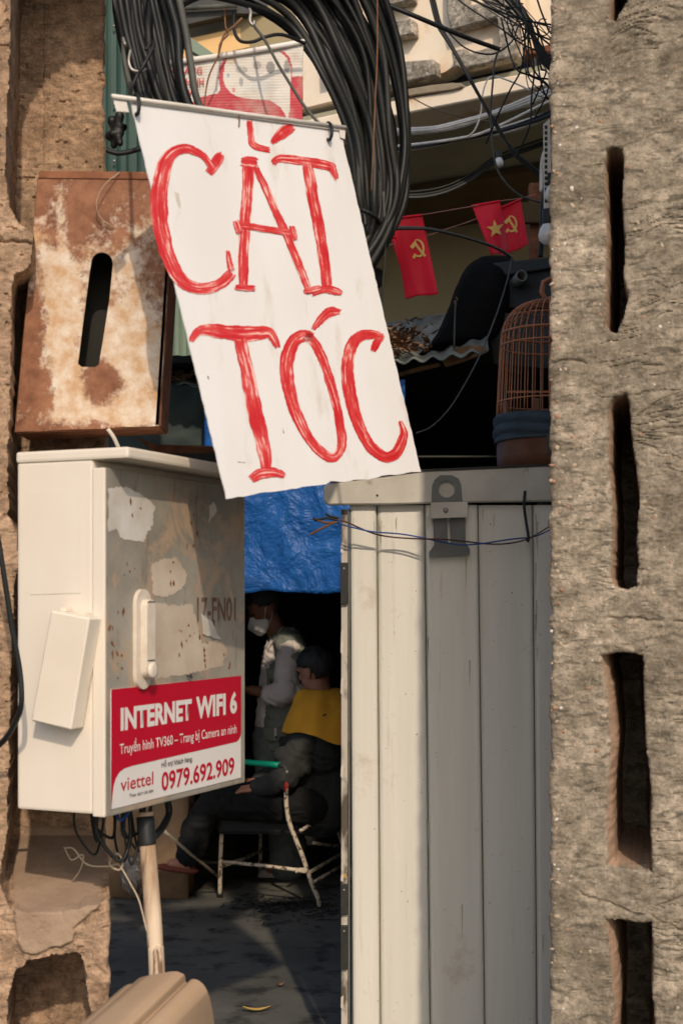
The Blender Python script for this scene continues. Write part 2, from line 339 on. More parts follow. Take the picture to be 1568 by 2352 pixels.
MT['green_tube'] = M('green plastic sleeve', (0.0, 0.30, 0.17), (0.0, 0.25, 0.14), 10, rough=0.4)
MT['vinyl'] = M('black vinyl', (0.014, 0.014, 0.015), (0.02, 0.02, 0.021), 6, rough=0.5)
MT['sandal'] = M('red sandal', (0.2, 0.05, 0.03), (0.15, 0.035, 0.022), 12, rough=0.7)
MT['sole'] = M('pale sandal', (0.42, 0.38, 0.33), (0.34, 0.3, 0.26), 12, rough=0.8)
MT['stone'] = M('rough stone', (0.33, 0.27, 0.19), (0.24, 0.19, 0.13), 9, rough=0.95, bmp=0.7, bscale=30)
MT['label_red'] = M('crimson vinyl print', (0.50, 0.006, 0.028), (0.45, 0.005, 0.022), 3, rough=0.4)
MT['label_white'] = M('white vinyl print', (0.74, 0.71, 0.67), (0.70, 0.66, 0.61), 4, rough=0.45)
MT['ink_black'] = M('black print', (0.03, 0.025, 0.022), (0.05, 0.04, 0.035), 20, rough=0.6)
MT['stencil'] = M('faded red stencil paint', (0.13, 0.065, 0.045), (0.19, 0.13, 0.095), 40, rough=0.8)
MT['faded_red'] = M('faded red print', (0.55, 0.05, 0.055), (0.48, 0.05, 0.055), 9, rough=0.6)
MT['paper'] = M('torn paper', (0.55, 0.465, 0.37), (0.42, 0.335, 0.25), 9, rough=0.9, bmp=0.4, bscale=30, spots=(0.22, 0.13, 0.07), spot_scale=24, spot_lo=0.66, spot_hi=0.74)
MT['white_patch'] = M('white paint patch', (0.62, 0.59, 0.54), (0.48, 0.43, 0.36), 12, rough=0.7)
MT['handle'] = M('cream handle', (0.66, 0.59, 0.49), (0.55, 0.47, 0.37), 20, rough=0.45)
MT['blue_wire'] = M('blue wire', (0.03, 0.08, 0.28), (0.02, 0.06, 0.22), 20, rough=0.5)
MT['maroon_wire'] = M('maroon wire', (0.06, 0.025, 0.03), (0.1, 0.04, 0.04), 20, rough=0.5)
MT['twine'] = M('hemp twine', (0.42, 0.34, 0.24), (0.32, 0.25, 0.17), 40, rough=0.9)
MT['clear_bag'] = M('clear plastic bag', (0.24, 0.2, 0.16), (0.16, 0.12, 0.09), 20, rough=0.15, spec=0.6, bmp=0.8, bscale=60)

# rust: pale paint remains with rust eating in from the edges (stain shapes of the sheet itself)
def rust_mat():
    m, nt, b = newmat('rusted white sheet'); b.inputs['Roughness'].default_value = 0.8; b.inputs['Specular IOR Level'].default_value = 0.25
    v = coords(nt); uv = coords(nt, kind='UV'); s = nd(nt, 'ShaderNodeSeparateXYZ'); nt.links.new(uv, s.inputs[0])
    u, w = s.outputs[0], s.outputs[1]
    n1 = noise(nt, v, 8, 7, 0.62, 0.3); n2 = noise(nt, v, 70, 5, 0.75)
    def blob(u0, w0, ru, rw):
        x = math_(nt, 'MULTIPLY', math_(nt, 'SUBTRACT', u, u0), 1 / ru); y = math_(nt, 'MULTIPLY', math_(nt, 'SUBTRACT', w, w0), 1 / rw)
        return ramp(nt, math_(nt, 'ADD', math_(nt, 'MULTIPLY', x, x), math_(nt, 'MULTIPLY', y, y)), 0.0, 1.2, (1, 1, 1), (0, 0, 0))
    f = math_(nt, 'ADD', math_(nt, 'MULTIPLY', math_(nt, 'SUBTRACT', n1, 0.5), 1.1), math_(nt, 'MULTIPLY', math_(nt, 'SUBTRACT', n2, 0.5), 0.62))
    f = math_(nt, 'ADD', f, math_(nt, 'MULTIPLY', ramp(nt, w, 0.66, 0.96), 0.30)); f = math_(nt, 'ADD', f, math_(nt, 'MULTIPLY', ramp(nt, w, 0.0, 0.06, (1, 1, 1), (0, 0, 0)), 0.25))
    for p, k_ in (((0.06, 0.33, 0.24, 0.45), 0.42), ((0.55, 0.19, 0.2, 0.11), 0.42), ((0.92, 0.58, 0.2, 0.2), 0.3), ((0.48, 0.82, 0.4, 0.16), 0.18), ((0.28, 0.5, 0.14, 0.22), -0.2), ((0.75, 0.33, 0.2, 0.22), -0.22), ((0.36, 0.12, 0.12, 0.12), -0.2), ((0.30, 0.78, 0.05, 0.25), -0.2)):
        f = math_(nt, 'ADD', f, math_(nt, 'MULTIPLY', blob(*p), k_))
    rust = ramp(nt, noise(nt, v, 16, 8, 0.7), 0.34, 0.66, (0.15, 0.062, 0.034), (0.33, 0.155, 0.085))
    pale = ramp(nt, noise(nt, v, 22, 7, 0.7), 0.36, 0.62, (0.66, 0.58, 0.48), (0.50, 0.32, 0.18))
    k = ramp(nt, f, 0.04, 0.22); col = mix(nt, k, pale, rust)
    nt.links.new(col, b.inputs['Base Color']); p = bump(nt, None, k, 0.3, 0.002); bump(nt, b, n2, 0.35, 0.003, p); return m
MT['rust'] = rust_mat()
MT['rust_plain'] = M('brown rust', (0.16, 0.06, 0.03), (0.28, 0.12, 0.06), 18, rough=0.9, bmp=0.4)
# grimy cabinet door
def door_mat():
    m, nt, b = newmat('grimy cabinet door'); b.inputs['Roughness'].default_value = 0.55
    v = coords(nt); sv = coords(nt, (3, 3, 0.6))
    col = ramp(nt, noise(nt, v, 5, 8, 0.6), 0.35, 0.65, (0.34, 0.315, 0.26), (0.22, 0.20, 0.16))
    col = mix(nt, ramp(nt, noise(nt, v, 7.5, 9, 0.7, 0.6), 0.50, 0.58), col, (0.40, 0.29, 0.20))
    col = mix(nt, ramp(nt, noise(nt, sv, 9, 8, 0.7), 0.58, 0.70), col, (0.15, 0.10, 0.06))
    nt.links.new(col, b.inputs['Base Color']); bump(nt, b, noise(nt, v, 30, 6), 0.15, 0.003); return m
MT['door'] = door_mat()
# brush stroke paint: streaks along the stroke in its own UV
def stroke_mat():
    m, nt, b = newmat('red brush paint'); b.inputs['Roughness'].default_value = 0.5
    uv = coords(nt, (2.4, 2.6, 1), 'UV'); n = noise(nt, uv, 1.0, 5, 0.6); v = coords(nt)
    uv2 = coords(nt, (2.5, 1.2, 1), 'UV'); n2 = noise(nt, uv2, 1.6, 3)
    f = math_(nt, 'ADD', math_(nt, 'MULTIPLY', n, 0.62), math_(nt, 'MULTIPLY', n2, 0.13)); f = math_(nt, 'ADD', f, math_(nt, 'MULTIPLY', noise(nt, v, 22, 3, 0.6), 0.25))
    col = ramp(nt, f, 0.44, 0.58, (0.52, 0.014, 0.018), (0.66, 0.085, 0.075)); col = mix(nt, ramp(nt, f, 0.535, 0.60), col, (0.80, 0.50, 0.44))
    nt.links.new(col, b.inputs['Base Color']); return m
MT['brush'] = stroke_mat()
MT['sign_board'] = M('white painted board', (0.725, 0.715, 0.695), (0.68, 0.66, 0.63), 3, rough=0.55, bmp=0.16, bscale=9, stretch=(2, 2, 0.7), spots=(0.56, 0.49, 0.41), spot_scale=7, spot_lo=0.58, spot_hi=0.82)
# blue tarpaulin
def tarp_mat():
    m, nt, b = newmat('blue tarpaulin'); v = coords(nt); b.inputs['Roughness'].default_value = 0.45; b.inputs['Specular IOR Level'].default_value = 0.35
    col = ramp(nt, noise(nt, v, 5, 6), 0.35, 0.65, (0.009, 0.085, 0.30), (0.014, 0.115, 0.38)); nt.links.new(col, b.inputs['Base Color'])
    p = bump(nt, None, noise(nt, v, 7, 4, 0.6, 0.4), 0.75, 0.06); bump(nt, b, noise(nt, v, 30, 4, 0.6, 0.2), 0.3, 0.012, p); return m
MT['tarp'] = tarp_mat()
# vertex colour print
def print_mat():
    m, nt, b = newmat('printed plastic board'); b.inputs['Roughness'].default_value = 0.5
    a = nd(nt, 'ShaderNodeAttribute'); a.attribute_name = 'print'; v = coords(nt)
    col = mix(nt, ramp(nt, noise(nt, v, 12, 6), 0.5, 0.8), a.outputs['Color'], (0.42, 0.36, 0.30)); nt.links.new(col, b.inputs['Base Color']); return m
MT['print'] = print_mat()
# ================================================================== SETTING
def grid_ground():
    V = [(-80, -80, 0), (80, -80, 0), (80, 120, 0), (-80, 120, 0)]
    return mesh('ground', V, [(0, 1, 2, 3)], MT['ground'])
tag(grid_ground(), 'dark stained concrete alley floor', 'ground', kind='structure')

# ---- balcony building on the right, its front running back to the left
FA = U(1258, 900, 8.0); FB = U(938, 900, 8.48); fdir = Vector((FB.x - FA.x, FB.y - FA.y, 0)).normalized()
fn = Vector((fdir.y, -fdir.x, 0)); fn = fn if fn.y < 0 else -fn
def FP(x, y, out=0.0): return RP(x, y, FA + fn * out, fn)
def z3(x, y): return (832.5 + x * 0.2929, y * 0.2929)
bal = thing('balcony_building', (FA.x, FA.y, 0), 'peach plastered building with pebble-dash key pattern on its jutting balcony', 'building')
def fac(name, pts, out, mat, conv=z3, bev=0.0, back=0.0):
    """piece of the facade: outline on the front plane at distance out, thickness down to `back`"""
    P = [FP(*conv(*p), out=out) for p in pts]; return prism(name, P, fn * (back - out), mat, bal, bev)
fac('parapet', [(-520, -700), (1195, -900), (1197, 330), (1185, 410), (1150, 455), (1120, 466), (780, 545), (712, 520), (640, 565), (560, 592), (285, 662), (-520, 860)], 0.0, MT['peach_plaster'], back=-0.14)
fac('relief_block', [(60, -300), (380, -340), (380, 0), (165, 50), (166, 185), (380, 140), (392, 265), (178, 310), (186, 345), (118, 362)], 0.085, MT['pebble'], bev=0.008)
fac('relief_block', [(652, -300), (800, -320), (805, 45), (980, 5), (980, -340), (1188, -360), (1193, 330), (1180, 405), (1148, 448), (1118, 460), (782, 540), (712, 516), (690, 400), (800, 375), (810, 416), (1066, 350), (1050, 133), (690, 236), (656, 100)], 0.085, MT['pebble'], bev=0.008)
fac('relief_block', [(40, 500), (556, 462), (560, 588), (285, 657), (70, 705)], 0.09, MT['pebble'], bev=0.008)
fac('relief_block', [(-330, 330), (-40, 270), (-35, 520), (-320, 590)], 0.085, MT['pebble'], bev=0.008)
fac('relief_block', [(-330, -60), (-60, -120), (-50, 60), (-330, 130)], 0.085, MT['pebble'], bev=0.008)
fac('side_wall', [(1200, -900), (2100, -1100), (2100, 200), (1470, 362), (1200, 402)], -0.16, MT['peach_plaster'], back=-0.4)
fac('side_sill', [(1196, 405), (2100, 215), (2100, 285), (1470, 395), (1196, 440)], -0.12, MT['rust_plain'], back=-0.4)
fac('lower_beam', [(-520, 960), (330, 770), (560, 735), (780, 690), (900, 640), (1470, 540), (2100, 440), (2100, 560), (1470, 665), (355, 885), (-520, 1085)], 0.08, MT['peach_plaster'], back=-0.2, bev=0.008)
fac('broken_plank', [(250, 715), (400, 690), (520, 668), (700, 648), (775, 652), (782, 678), (700, 704), (560, 722), (400, 745), (300, 770)], 0.10, MT['stone'], back=0.02, bev=0.004)
for px in (1180, 1328): fac('baluster', [(px, 452), (px + 14, 449), (px + 14, 572), (px, 575)], -0.08, MT['grey_cable'], back=-0.11)
# dark storey behind the gap, soffit and recessed wall below
zb = FP(*z3(800, 790)).z
P0 = FP(*z3(-520, 1000)); P1 = FP(*z3(2100, 560)); bk = -fn * 2.3; P0 = P0 + fdir * 1.9
prism('soffit', [Vector((P0.x, P0.y, zb)) + fn * -0.02, Vector((P1.x, P1.y, zb)) + fn * -0.02, Vector((P1.x, P1.y, zb)) + bk, Vector((P0.x, P0.y, zb)) + bk], Vector((0, 0, 0.12)), MT['soffit'], bal)
W0 = Vector((P0.x, P0.y, 0)) + bk - fn * 0.01 + fdir * 3.5; W1 = Vector((P1.x, P1.y, 0)) + bk - fn * 0.01 - fdir * 1.5
prism('recessed_wall', [W0, W1, W1 + Z1 * 7, W0 + Z1 * 7], -fn * 0.2, MT['ochre_wall'], bal)
q0, q1 = Vector((P0.x, P0.y, zb - 0.05)) + bk + fn * 1.0, Vector((P1.x, P1.y, zb - 0.05)) + bk + fn * 1.0
prism('soffit_beam', [q0, q1, q1 + Z1 * 0.045, q0 + Z1 * 0.045], -fn * 0.99, MT['brown_beam'], bal)
q0, q1 = FP(*z3(-520, 860), out=-0.6), FP(*z3(2100, 300), out=-0.6)
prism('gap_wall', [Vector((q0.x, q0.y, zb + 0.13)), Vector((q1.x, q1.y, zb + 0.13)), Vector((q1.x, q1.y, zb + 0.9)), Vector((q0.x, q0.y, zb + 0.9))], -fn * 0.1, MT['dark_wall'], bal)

# ---- unseen house added right of the alley mouth, beyond the grey pole, to shade the alley
nb = thing('shading_house', (2.6, 4.2, 0), 'unseen plastered house front added beyond the grey pole to shade the alley', 'house')
boxo('wall', (2.58, 4.17, 3.1), 1.9, 0.27, 3.1, MT['grey_plaster'], nb, 0.02)
boxo('roof_slab', (2.60, 4.14, 6.27), 1.92, 0.32, 0.06, MT['grey_plaster'], nb, 0.01)
boxo('door_frame', (2.4, 3.89, 1.1), 0.5, 0.03, 1.1, MT['dark_green'], nb, 0.01)
boxo('window_shutter', (2.4, 3.89, 4.2), 0.5, 0.03, 0.6, MT['dark_green'], nb, 0.01)

# ---- yellow house far behind on the left with dark eave
yb = thing('yellow_house', U(480, 1500, 12) * 1.0, 'sunlit yellow plaster house glimpsed above the small advertising board', 'house'); 
prism('wall', [U(330, 110, 12), U(640, 45, 12), U(640, 1797, 12), U(330, 1797, 12)], Y1 * 0.3, MT['yellow_wall'], yb)
prism('moulding', [U(330, 150, 11.95), U(640, 78, 11.95), U(640, 92, 11.95), U(330, 164, 11.95)], Y1 * 0.045, MT['yellow_wall'], yb)
prism('eave', [U(330, -260, 11.85), U(700, -260, 11.85), U(660, 32, 11.85), U(540, 30, 11.85), U(400, 62, 11.85), U(330, 80, 11.85)], Y1 * 0.1, MT['black_metal'], yb)
tube('rafter', [U(400, 20, 11.8), U(545, 12, 11.8)], 0.02, MT['grey_cable'], yb)

# ---- teal corrugated wall, upper left behind the pole
def corrugated(name, x0, x1, ztop, zbot, y, mat, parent, period=0.075, amp=0.012, ax=X1, org=None):
    n = int((x1 - x0) / period * 8); V, Fc = [], []
    nrm = Vector((-ax.y, ax.x, 0))
    for i in range(n + 1):
        s = x0 + (x1 - x0) * i / n; ph = (s / period) % 1.0
        h = amp * (1 if ph < 0.35 else (1 - (ph - 0.35) / 0.15) if ph < 0.5 else 0 if ph < 0.85 else (ph - 0.85) / 0.15)
        b_ = (org or Vector((0, y, 0))) + ax * s - nrm * h
        V += [Vector((b_.x, b_.y, ztop)), Vector((b_.x, b_.y, zbot))]
    for i in range(n): Fc.append((2 * i, 2 * i + 1, 2 * i + 3, 2 * i + 2))
    o = mesh(name, V, Fc, mat, parent); sm = o.modifiers.new('thickness', 'SOLIDIFY'); sm.thickness = 0.002; return o
tw = thing('corrugated_wall', U(290, 2300, 5.3), 'teal green corrugated metal wall behind the brown pole', 'wall')
corrugated('sheet', -1.35, -0.62, 4.2, 2.68, 5.3, MT['teal_sheet'], tw)
corrugated('lower_sheet', -1.35, -0.93, 2.679, 0.02, 5.3, MT['teal_sheet'], tw)
for yy in (60, 240, 370): lathe('rivet', [(0.006, 0), (0.005, 0.004), (0.001, 0.006)], U(263, yy, 5.28), MT['steel'], tw, 8, axis=-Y1)
gs = thing('green_shed', U(430, 2300, 6.2), 'sage green steel shed frame with sloping top bar behind the cables', 'shed')
prism('sloping_bar', [U(360, 20, 6.0), U(395, 55, 6.0), U(500, 130, 6.0), U(560, 172, 6.0), U(560, 200, 6.0), U(470, 135, 6.0), U(380, 78, 6.0), U(345, 50, 6.0)], Y1 * 0.05, MT['sage_steel'], gs)
corrugated('sheet', -0.80, -0.45, 3.78, 2.6, 6.15, MT['sage_steel'], gs, 0.06, 0.015)
boxo('post', U(402, 300, 6.1), 0.012, 0.02, 0.6, MT['sage_steel'], gs)

# ---- barber shop room: dark walls, ceiling
shop = thing('barber_shop', (0, 8.5, 0), 'dark open-fronted barber shop room under the corrugated roof', 'shop')
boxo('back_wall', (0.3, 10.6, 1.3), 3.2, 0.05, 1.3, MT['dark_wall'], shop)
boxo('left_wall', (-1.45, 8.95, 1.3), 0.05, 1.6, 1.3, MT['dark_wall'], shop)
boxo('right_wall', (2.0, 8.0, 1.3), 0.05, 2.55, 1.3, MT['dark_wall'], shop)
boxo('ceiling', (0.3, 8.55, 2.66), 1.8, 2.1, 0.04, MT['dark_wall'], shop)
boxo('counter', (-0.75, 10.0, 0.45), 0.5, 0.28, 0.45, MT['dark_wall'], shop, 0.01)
boxo('mirror_frame', (-0.7, 10.5, 1.5), 0.45, 0.03, 0.4, MT['black_metal'], shop, 0.01)
pl = thing('plaster_pillar', (-1.05, 7.55, 0), 'brown plaster pillar at the shop corner behind the wooden prop', 'pillar')
def rough_box(name, c, hx, hy, hz, mat, parent, seg=0.05, amp=0.012):
    bm = bmesh.new(); box_bm(bm, c, X1 * hx, Y1 * hy, Z1 * hz)
    bmesh.ops.subdivide_edges(bm, edges=bm.edges, cuts=max(2, int(2 * max(hx, hy, hz) / seg) if max(hx, hy, hz) < 0.5 else 14), use_grid_fill=True)
    from mathutils import noise as mn
    for v in bm.verts: v.co += mn.noise_vector(v.co * 9) * amp + mn.noise_vector(v.co * 30) * amp * 0.4
    return from_bm(name, bm, mat, parent, True)
rough_box('shaft', (-1.07, 7.5, 1.25), 0.28, 0.15, 1.25, MT['brown_plaster'], pl)

# ---- corrugated roof sheets over the shop
def roof_sheet(name, f0, f1, b0, b1, mat, parent, period=0.075, amp=0.011, over=None):
    L = (f1 - f0).length; n = max(6, int(L / period * 8)); m = 6; V, Fc = [], []
    for j in range(m + 1):
        for i in range(n + 1):
            s = i / n; t = j / m; p = f0.lerp(f1, s).lerp(b0.lerp(b1, s), t)
            V.append(p + Z1 * (amp * math.sin(2 * math.pi * s * L / period)) + Z1 * 0.012 * math.sin(s * 5 + t * 3))
    for j in range(m):
        for i in range(n): a = j * (n + 1) + i; Fc.append((a, a + 1, a + n + 2, a + n + 1))
    o = mesh(name, V, Fc, mat, parent, True); sm = o.modifiers.new('thickness', 'SOLIDIFY'); sm.thickness = 0.006; return o
roof = thing('shop_roof', U(900, 900, 6.6), 'weathered corrugated roof with dead leaves above the gate', 'roof')
RQ1 = (U(700, 872, 6.35), U(1120, 797, 5.6), U(700, 760, 7.35), U(1110, 716, 6.6)); RQ2 = (U(120, 905, 6.65), U(720, 868, 6.36), U(120, 835, 7.3), U(720, 800, 7.0))
roof_sheet('roof_sheet', *RQ1, MT['roof_sheet'], roof, 0.105, 0.010)
roof_sheet('roof_sheet', *RQ2, MT['roof_sheet'], roof, 0.105, 0.010)
tube('ridge_trim', [U(690, 771, 7.37), U(890, 748, 7.12), U(1025, 724, 6.9)], 0.012, MT['roof_sheet'], roof)
# rusty gutter edge pieces at the front right
prism('rusty_edge', [U(1015, 826, 5.86), U(1040, 800, 5.8), U(1085, 792, 5.7), U(1116, 794, 5.6), U(1112, 812, 5.6), U(1060, 832, 5.75), U(1025, 842, 5.85)], Y1 * 0.03, MT['rust_edge'], roof, 0.003)
prism('rusty_edge', [U(905, 858, 6.1), U(960, 842, 5.98), U(1010, 832, 5.88), U(1012, 840, 5.88), U(965, 852, 5.98), U(908, 868, 6.1)], Y1 * 0.03, MT['rust_edge'], roof, 0.003)
def leaf_litter(name, quad, sc, n, label, seed, mats):
    f0, f1, b0, b1 = quad; s0, ss, t0, ts = sc
    r = random.Random(seed); V, Fc = [], []
    for i in range(n):
        s = r.uniform(0.012, 0.03); a = r.uniform(0, 6.28); tl = r.uniform(-0.5, 0.5)
        sp, tp = r.gauss(s0, ss), min(0.95, max(0.03, r.gauss(t0, ts))); p = f0.lerp(f1, sp).lerp(b0.lerp(b1, sp), tp) + Z1 * r.uniform(0.022, 0.045)
        d = Vector((math.cos(a), math.sin(a), tl)); q = Vector((-math.sin(a), math.cos(a), r.uniform(-0.6, 0.6))); k = len(V)
        V += [p - d * s, p + q * s * 0.45, p + d * s + Z1 * 0.006, p - q * s * 0.45 + Z1 * 0.004]; Fc.append((k, k + 1, k + 2, k + 3))
    o = mesh(name, V, Fc, mats); tag(o, label, 'leaves', kind='stuff'); return o
leaf_litter('leaf_litter', RQ1, (0.52, 0.09, 0.28, 0.20), 420, 'brown dead leaves heaped on the roof right of the big sign', 3, MT['dry_leaf'])
leaf_litter('leaf_litter', RQ2, (0.48, 0.06, 0.35, 0.25), 220, 'brown dead leaves on the roof left of the big sign', 5, MT['dry_leaf'])
for k, (x, y, d) in enumerate([(905, 776, 6.75), (915, 781, 6.7), (925, 775, 6.75), (950, 768, 6.75), (930, 783, 6.7)]):
    p = U(x, y, d); boxo('paper_scrap', p + Z1 * 0.02, 0.012, 0.009, 0.003, MT['white_patch'], roof, 0, ax=Vector((0.9, 0.3, 0.2)).normalized())
ylf = mesh('fallen_leaf', [U(957, 826, 5.97), U(968, 818, 5.97), U(985, 820, 6.0), U(970, 828, 5.94), U(960, 833, 5.95)], [(0, 1, 2, 3, 4)], MT['yellow_leaf'])
tag(ylf, 'single yellow curled leaf on the corrugated roof edge', 'leaf')
# dark green fascia / water tank side under the left roof
gf = thing('green_tarpaulin', U(430, 1040, 6.4), 'dark green sheet hanging below the roof left of the big sign', 'tarpaulin')
def drape(name, x0, x1, y0, y1, d, mat, parent, amp, nx=30, ny=20, seed=1, hem=0.0, sx=0.12, sy=0.35, slope=0.0):
    gx, gy = np.meshgrid(np.linspace(0, 1, nx + 1), np.linspace(0, 1, ny + 1))
    dep = d + slope * gx + (fbm(gx / sx * 0.5 + 3, gy / sy * 0.5 + seed, 4, seed) - 0.5) * amp * 2 + (fbm(gx * 14, gy * 9, 3, seed + 5) - 0.5) * amp * 0.5
    PX = x0 + (x1 - x0) * gx; PY = y0 + (y1 - y0) * gy + hem * (fbm(gx * 5, gx * 0, 2, seed + 2) - 0.5) * gy
    V = [U(a, b, c) for a, b, c in zip(PX.ravel(), PY.ravel(), dep.ravel())]
    Fc = [(j * (nx + 1) + i, j * (nx + 1) + i + 1, (j + 1) * (nx + 1) + i + 1, (j + 1) * (nx + 1) + i) for j in range(ny) for i in range(nx)]
    o = mesh(name, V, Fc, mat, parent, True); s = o.modifiers.new('thickness', 'SOLIDIFY'); s.thickness = 0.003; return o
drape('sheet', 250, 640, 884, 1062, 6.5, MT['dark_green'], gf, 0.03, hem=10)
gp = thing('grey_plaster_wall', U(400, 1400, 7.6), 'pale grey cracked plaster wall seen between the rusty box and the big sign', 'wall')
prism('wall_slab', [U(300, 600, 7.45), U(560, 600, 7.45), U(560, 862, 7.45), U(300, 862, 7.45)], Y1 * 0.12, MT['grey_plaster'], gp)

# ---- blue tarpaulin hanging in the shop front
bt = drape('blue_tarpaulin', 470, 930, 872, 1358, 6.3, MT['tarp'], None, 0.06, 60, 60, 11, hem=26, sx=0.2, sy=0.25, slope=-0.25)
tag(bt, 'crumpled blue plastic tarpaulin hanging above the barber', 'tarpaulin')

# ---- black draped cover and charcoal box above the roof, right
def mound(name, outline, d0, d1, mat, parent=None):
    """closed loft of an outline, pulled in at front and back so it reads as draped cloth"""
    cx = sum(p[0] for p in outline) / len(outline); cy = sum(p[1] for p in outline) / len(outline); V, Fc = [], []; n = None
    P = catmull([Vector((p[0], p[1], 0)) for p in outline], 5, True); n = len(P)
    rows = [(0.0, 0.70), (0.12, 0.90), (0.3, 0.985), (0.6, 1.0), (1.0, 0.97)]
    for t, s in rows:
        for p in P:
            V.append(U(cx + (p.x - cx) * s + rnd.uniform(-1, 1), cy + (p.y - cy) * s + rnd.uniform(-1, 1), d0 + (d1 - d0) * t))
    for j in range(len(rows) - 1):
        for i in range(n): Fc.append((j * n + i, j * n + (i + 1) % n, (j + 1) * n + (i + 1) % n, (j + 1) * n + i))
    Fc.append(tuple(range(n))[::-1]); Fc.append(tuple((len(rows) - 1) * n + i for i in range(n)))
    return mesh(name, V, Fc, mat, parent, True)
bc = mound('black_cover', [(955, 822), (985, 792), (1015, 742), (1042, 672), (1066, 622), (1095, 594), (1135, 586), (1178, 596), (1190, 660), (1182, 740), (1150, 790), (1105, 800), (1030, 812)], 5.9, 6.5, MT['black_cloth'])
tag(bc, 'black cloth cover draped over the roof below the flags', 'cover')
cb = thing('charcoal_box', U(1190, 716, 6.2), 'charcoal metal box with round pipe stub above the birdcage', 'box')
prism('case', [U(1112, 612, 6.0), U(1300, 592, 5.8), U(1300, 702, 5.8), U(1112, 712, 6.0)], Vector((0.1, 0.3, 0)), MT['charcoal'], cb, 0.006)
prism('lid', [U(1112, 606, 5.97), U(1300, 586, 5.77), U(1300, 610, 5.77), U(1112, 640, 5.97)], Vector((0.1, 0.28, 0)), MT['charcoal'], cb, 0.004)
lathe('pipe_stub', [(0.024, -0.04), (0.024, 0.05), (0.019, 0.05), (0.019, -0.02), (0.001, -0.02)], U(1190, 642, 5.86), MT['dark_grey_metal'], cb, 20, axis=Vector((0.15, -1, 0.1)))
prism('lower_panel', [U(1115, 722, 5.95), U(1300, 712, 5.8), U(1300, 850, 5.8), U(1135, 835, 5.95)], Vector((0.1, 0.25, 0)), MT['black_metal'], cb)

# ================================================================== CONCRETE POLES (carved height fields)
def axis_pts(lo, f0, f1, hi, fine, coarse):
    a = list(np.arange(lo, f0, coarse)) + list(np.arange(f0, f1, fine)) + list(np.arange(f1, hi, coarse)) + [hi]; return np.array(a)
def pole(name, xs, ys, Y0, fn_depth, back, edge_j, mat, label, attr=None, skew=0.0, turn=0.0, pivot=0.0, lsh=0.0, rsh=0.0):
    gx, gy = np.meshgrid(xs, ys); dep = fn_depth(gx, gy)
    jl = (fbm(gy / 26, gy * 0 + 1, 4, 21) - 0.5) * 2 * edge_j; wl = np.exp(-(gx - xs[0]) / 14.0); wr = np.exp((gx - xs[-1]) / 14.0)
    px = gx + jl * wl + (fbm(gy / 30, gy * 0 + 5, 4, 29) - 0.5) * 2 * edge_j * wr
    edge = 0.010 * (np.exp(-(gx - xs[0]) / 5.0) + np.exp((gx - xs[-1]) / 5.0)); dep = dep + edge
    Yd = Y0 - (px - pivot) / F * Y0 * turn      # the pole stands slightly turned
    X = (px - 784) / F * Yd + dep * skew; Z = 1.55 + (1375 - gy) / F * Y0; Yv = Yd + dep
    ny, nx = gx.shape
    L = np.stack([X[:, :1] + lsh, np.full((ny, 1), Y0 + back), Z[:, :1]], -1); Rr = np.stack([X[:, -1:] + rsh, np.full((ny, 1), Y0 + back), Z[:, -1:]], -1)
    P = np.concatenate([L, np.stack([X, Yv, Z], -1), Rr], 1); m = nx + 2; V = P.reshape(-1, 3)
    idx = np.arange(ny * m).reshape(ny, m); nxt = np.roll(idx, -1, 1)
    q = np.stack([idx[:-1], idx[1:], nxt[1:], nxt[:-1]], -1).reshape(-1, 4)
    me = bpy.data.meshes.new(name); me.vertices.add(len(V)); me.vertices.foreach_set('co', V.astype('f').ravel())
    me.loops.add(q.size); me.loops.foreach_set('vertex_index', q.astype('i').ravel()); me.polygons.add(len(q))
    me.polygons.foreach_set('loop_start', np.arange(0, q.size, 4).astype('i')); me.polygons.foreach_set('loop_total', np.full(len(q), 4, 'i')); me.update(calc_edges=True)
    # caps
    if attr is not None:
        a = me.attributes.new('patch', 'FLOAT', 'POINT'); f = attr(gx, gy); f = np.concatenate([f[:, :1], f, f[:, -1:]], 1); a.data.foreach_set('value', f.astype('f').ravel())
    me.validate(); o = link(name, me, None, mat, True); o.data.set_sharp_from_angle(angle=R(48)); tag(o, label, 'pole'); return o

YPR = 3.24
SLOTS = [[(1396, -300), (1440, -300), (1438, 20), (1420, 45), (1412, 62), (1400, 58)],
         [(1386, 380), (1392, 352), (1410, 347), (1428, 356), (1431, 385), (1426, 470), (1434, 560), (1430, 640), (1440, 690), (1430, 735), (1412, 773), (1398, 765), (1389, 752), (1392, 560)],
         [(1398, 935), (1410, 918), (1434, 908), (1444, 930), (1448, 1000), (1458, 1060), (1462, 1110), (1467, 1150), (1460, 1250), (1464, 1300), (1460, 1345), (1436, 1354), (1412, 1348), (1402, 1328), (1406, 1200), (1396, 1050)],
         [(1378, 1504), (1392, 1500), (1440, 1497), (1474, 1504), (1476, 1600), (1480, 1700), (1488, 1760), (1495, 1830), (1492, 1900), (1496, 1992), (1460, 1990), (1420, 1986), (1396, 1982), (1392, 1850), (1402, 1700), (1392, 1590)],
         [(1390, 2106), (1420, 2104), (1460, 2110), (1494, 2104), (1498, 2180), (1494, 2260), (1504, 2330), (1498, 2460), (1500, 2600), (1412, 2600), (1402, 2450), (1408, 2300), (1400, 2180)],
         [(1392, 2720), (1500, 2720), (1505, 3100), (1405, 3100)], [(1395, -900), (1440, -900), (1440, -430), (1395, -430)]]
m_ = MT['pole_grey']; nt_ = m_.node_tree; b_ = nt_.nodes['Principled BSDF']; src = b_.inputs['Base Color'].links[0].from_socket
at_ = nd(nt_, 'ShaderNodeAttribute'); at_.attribute_name = 'patch'
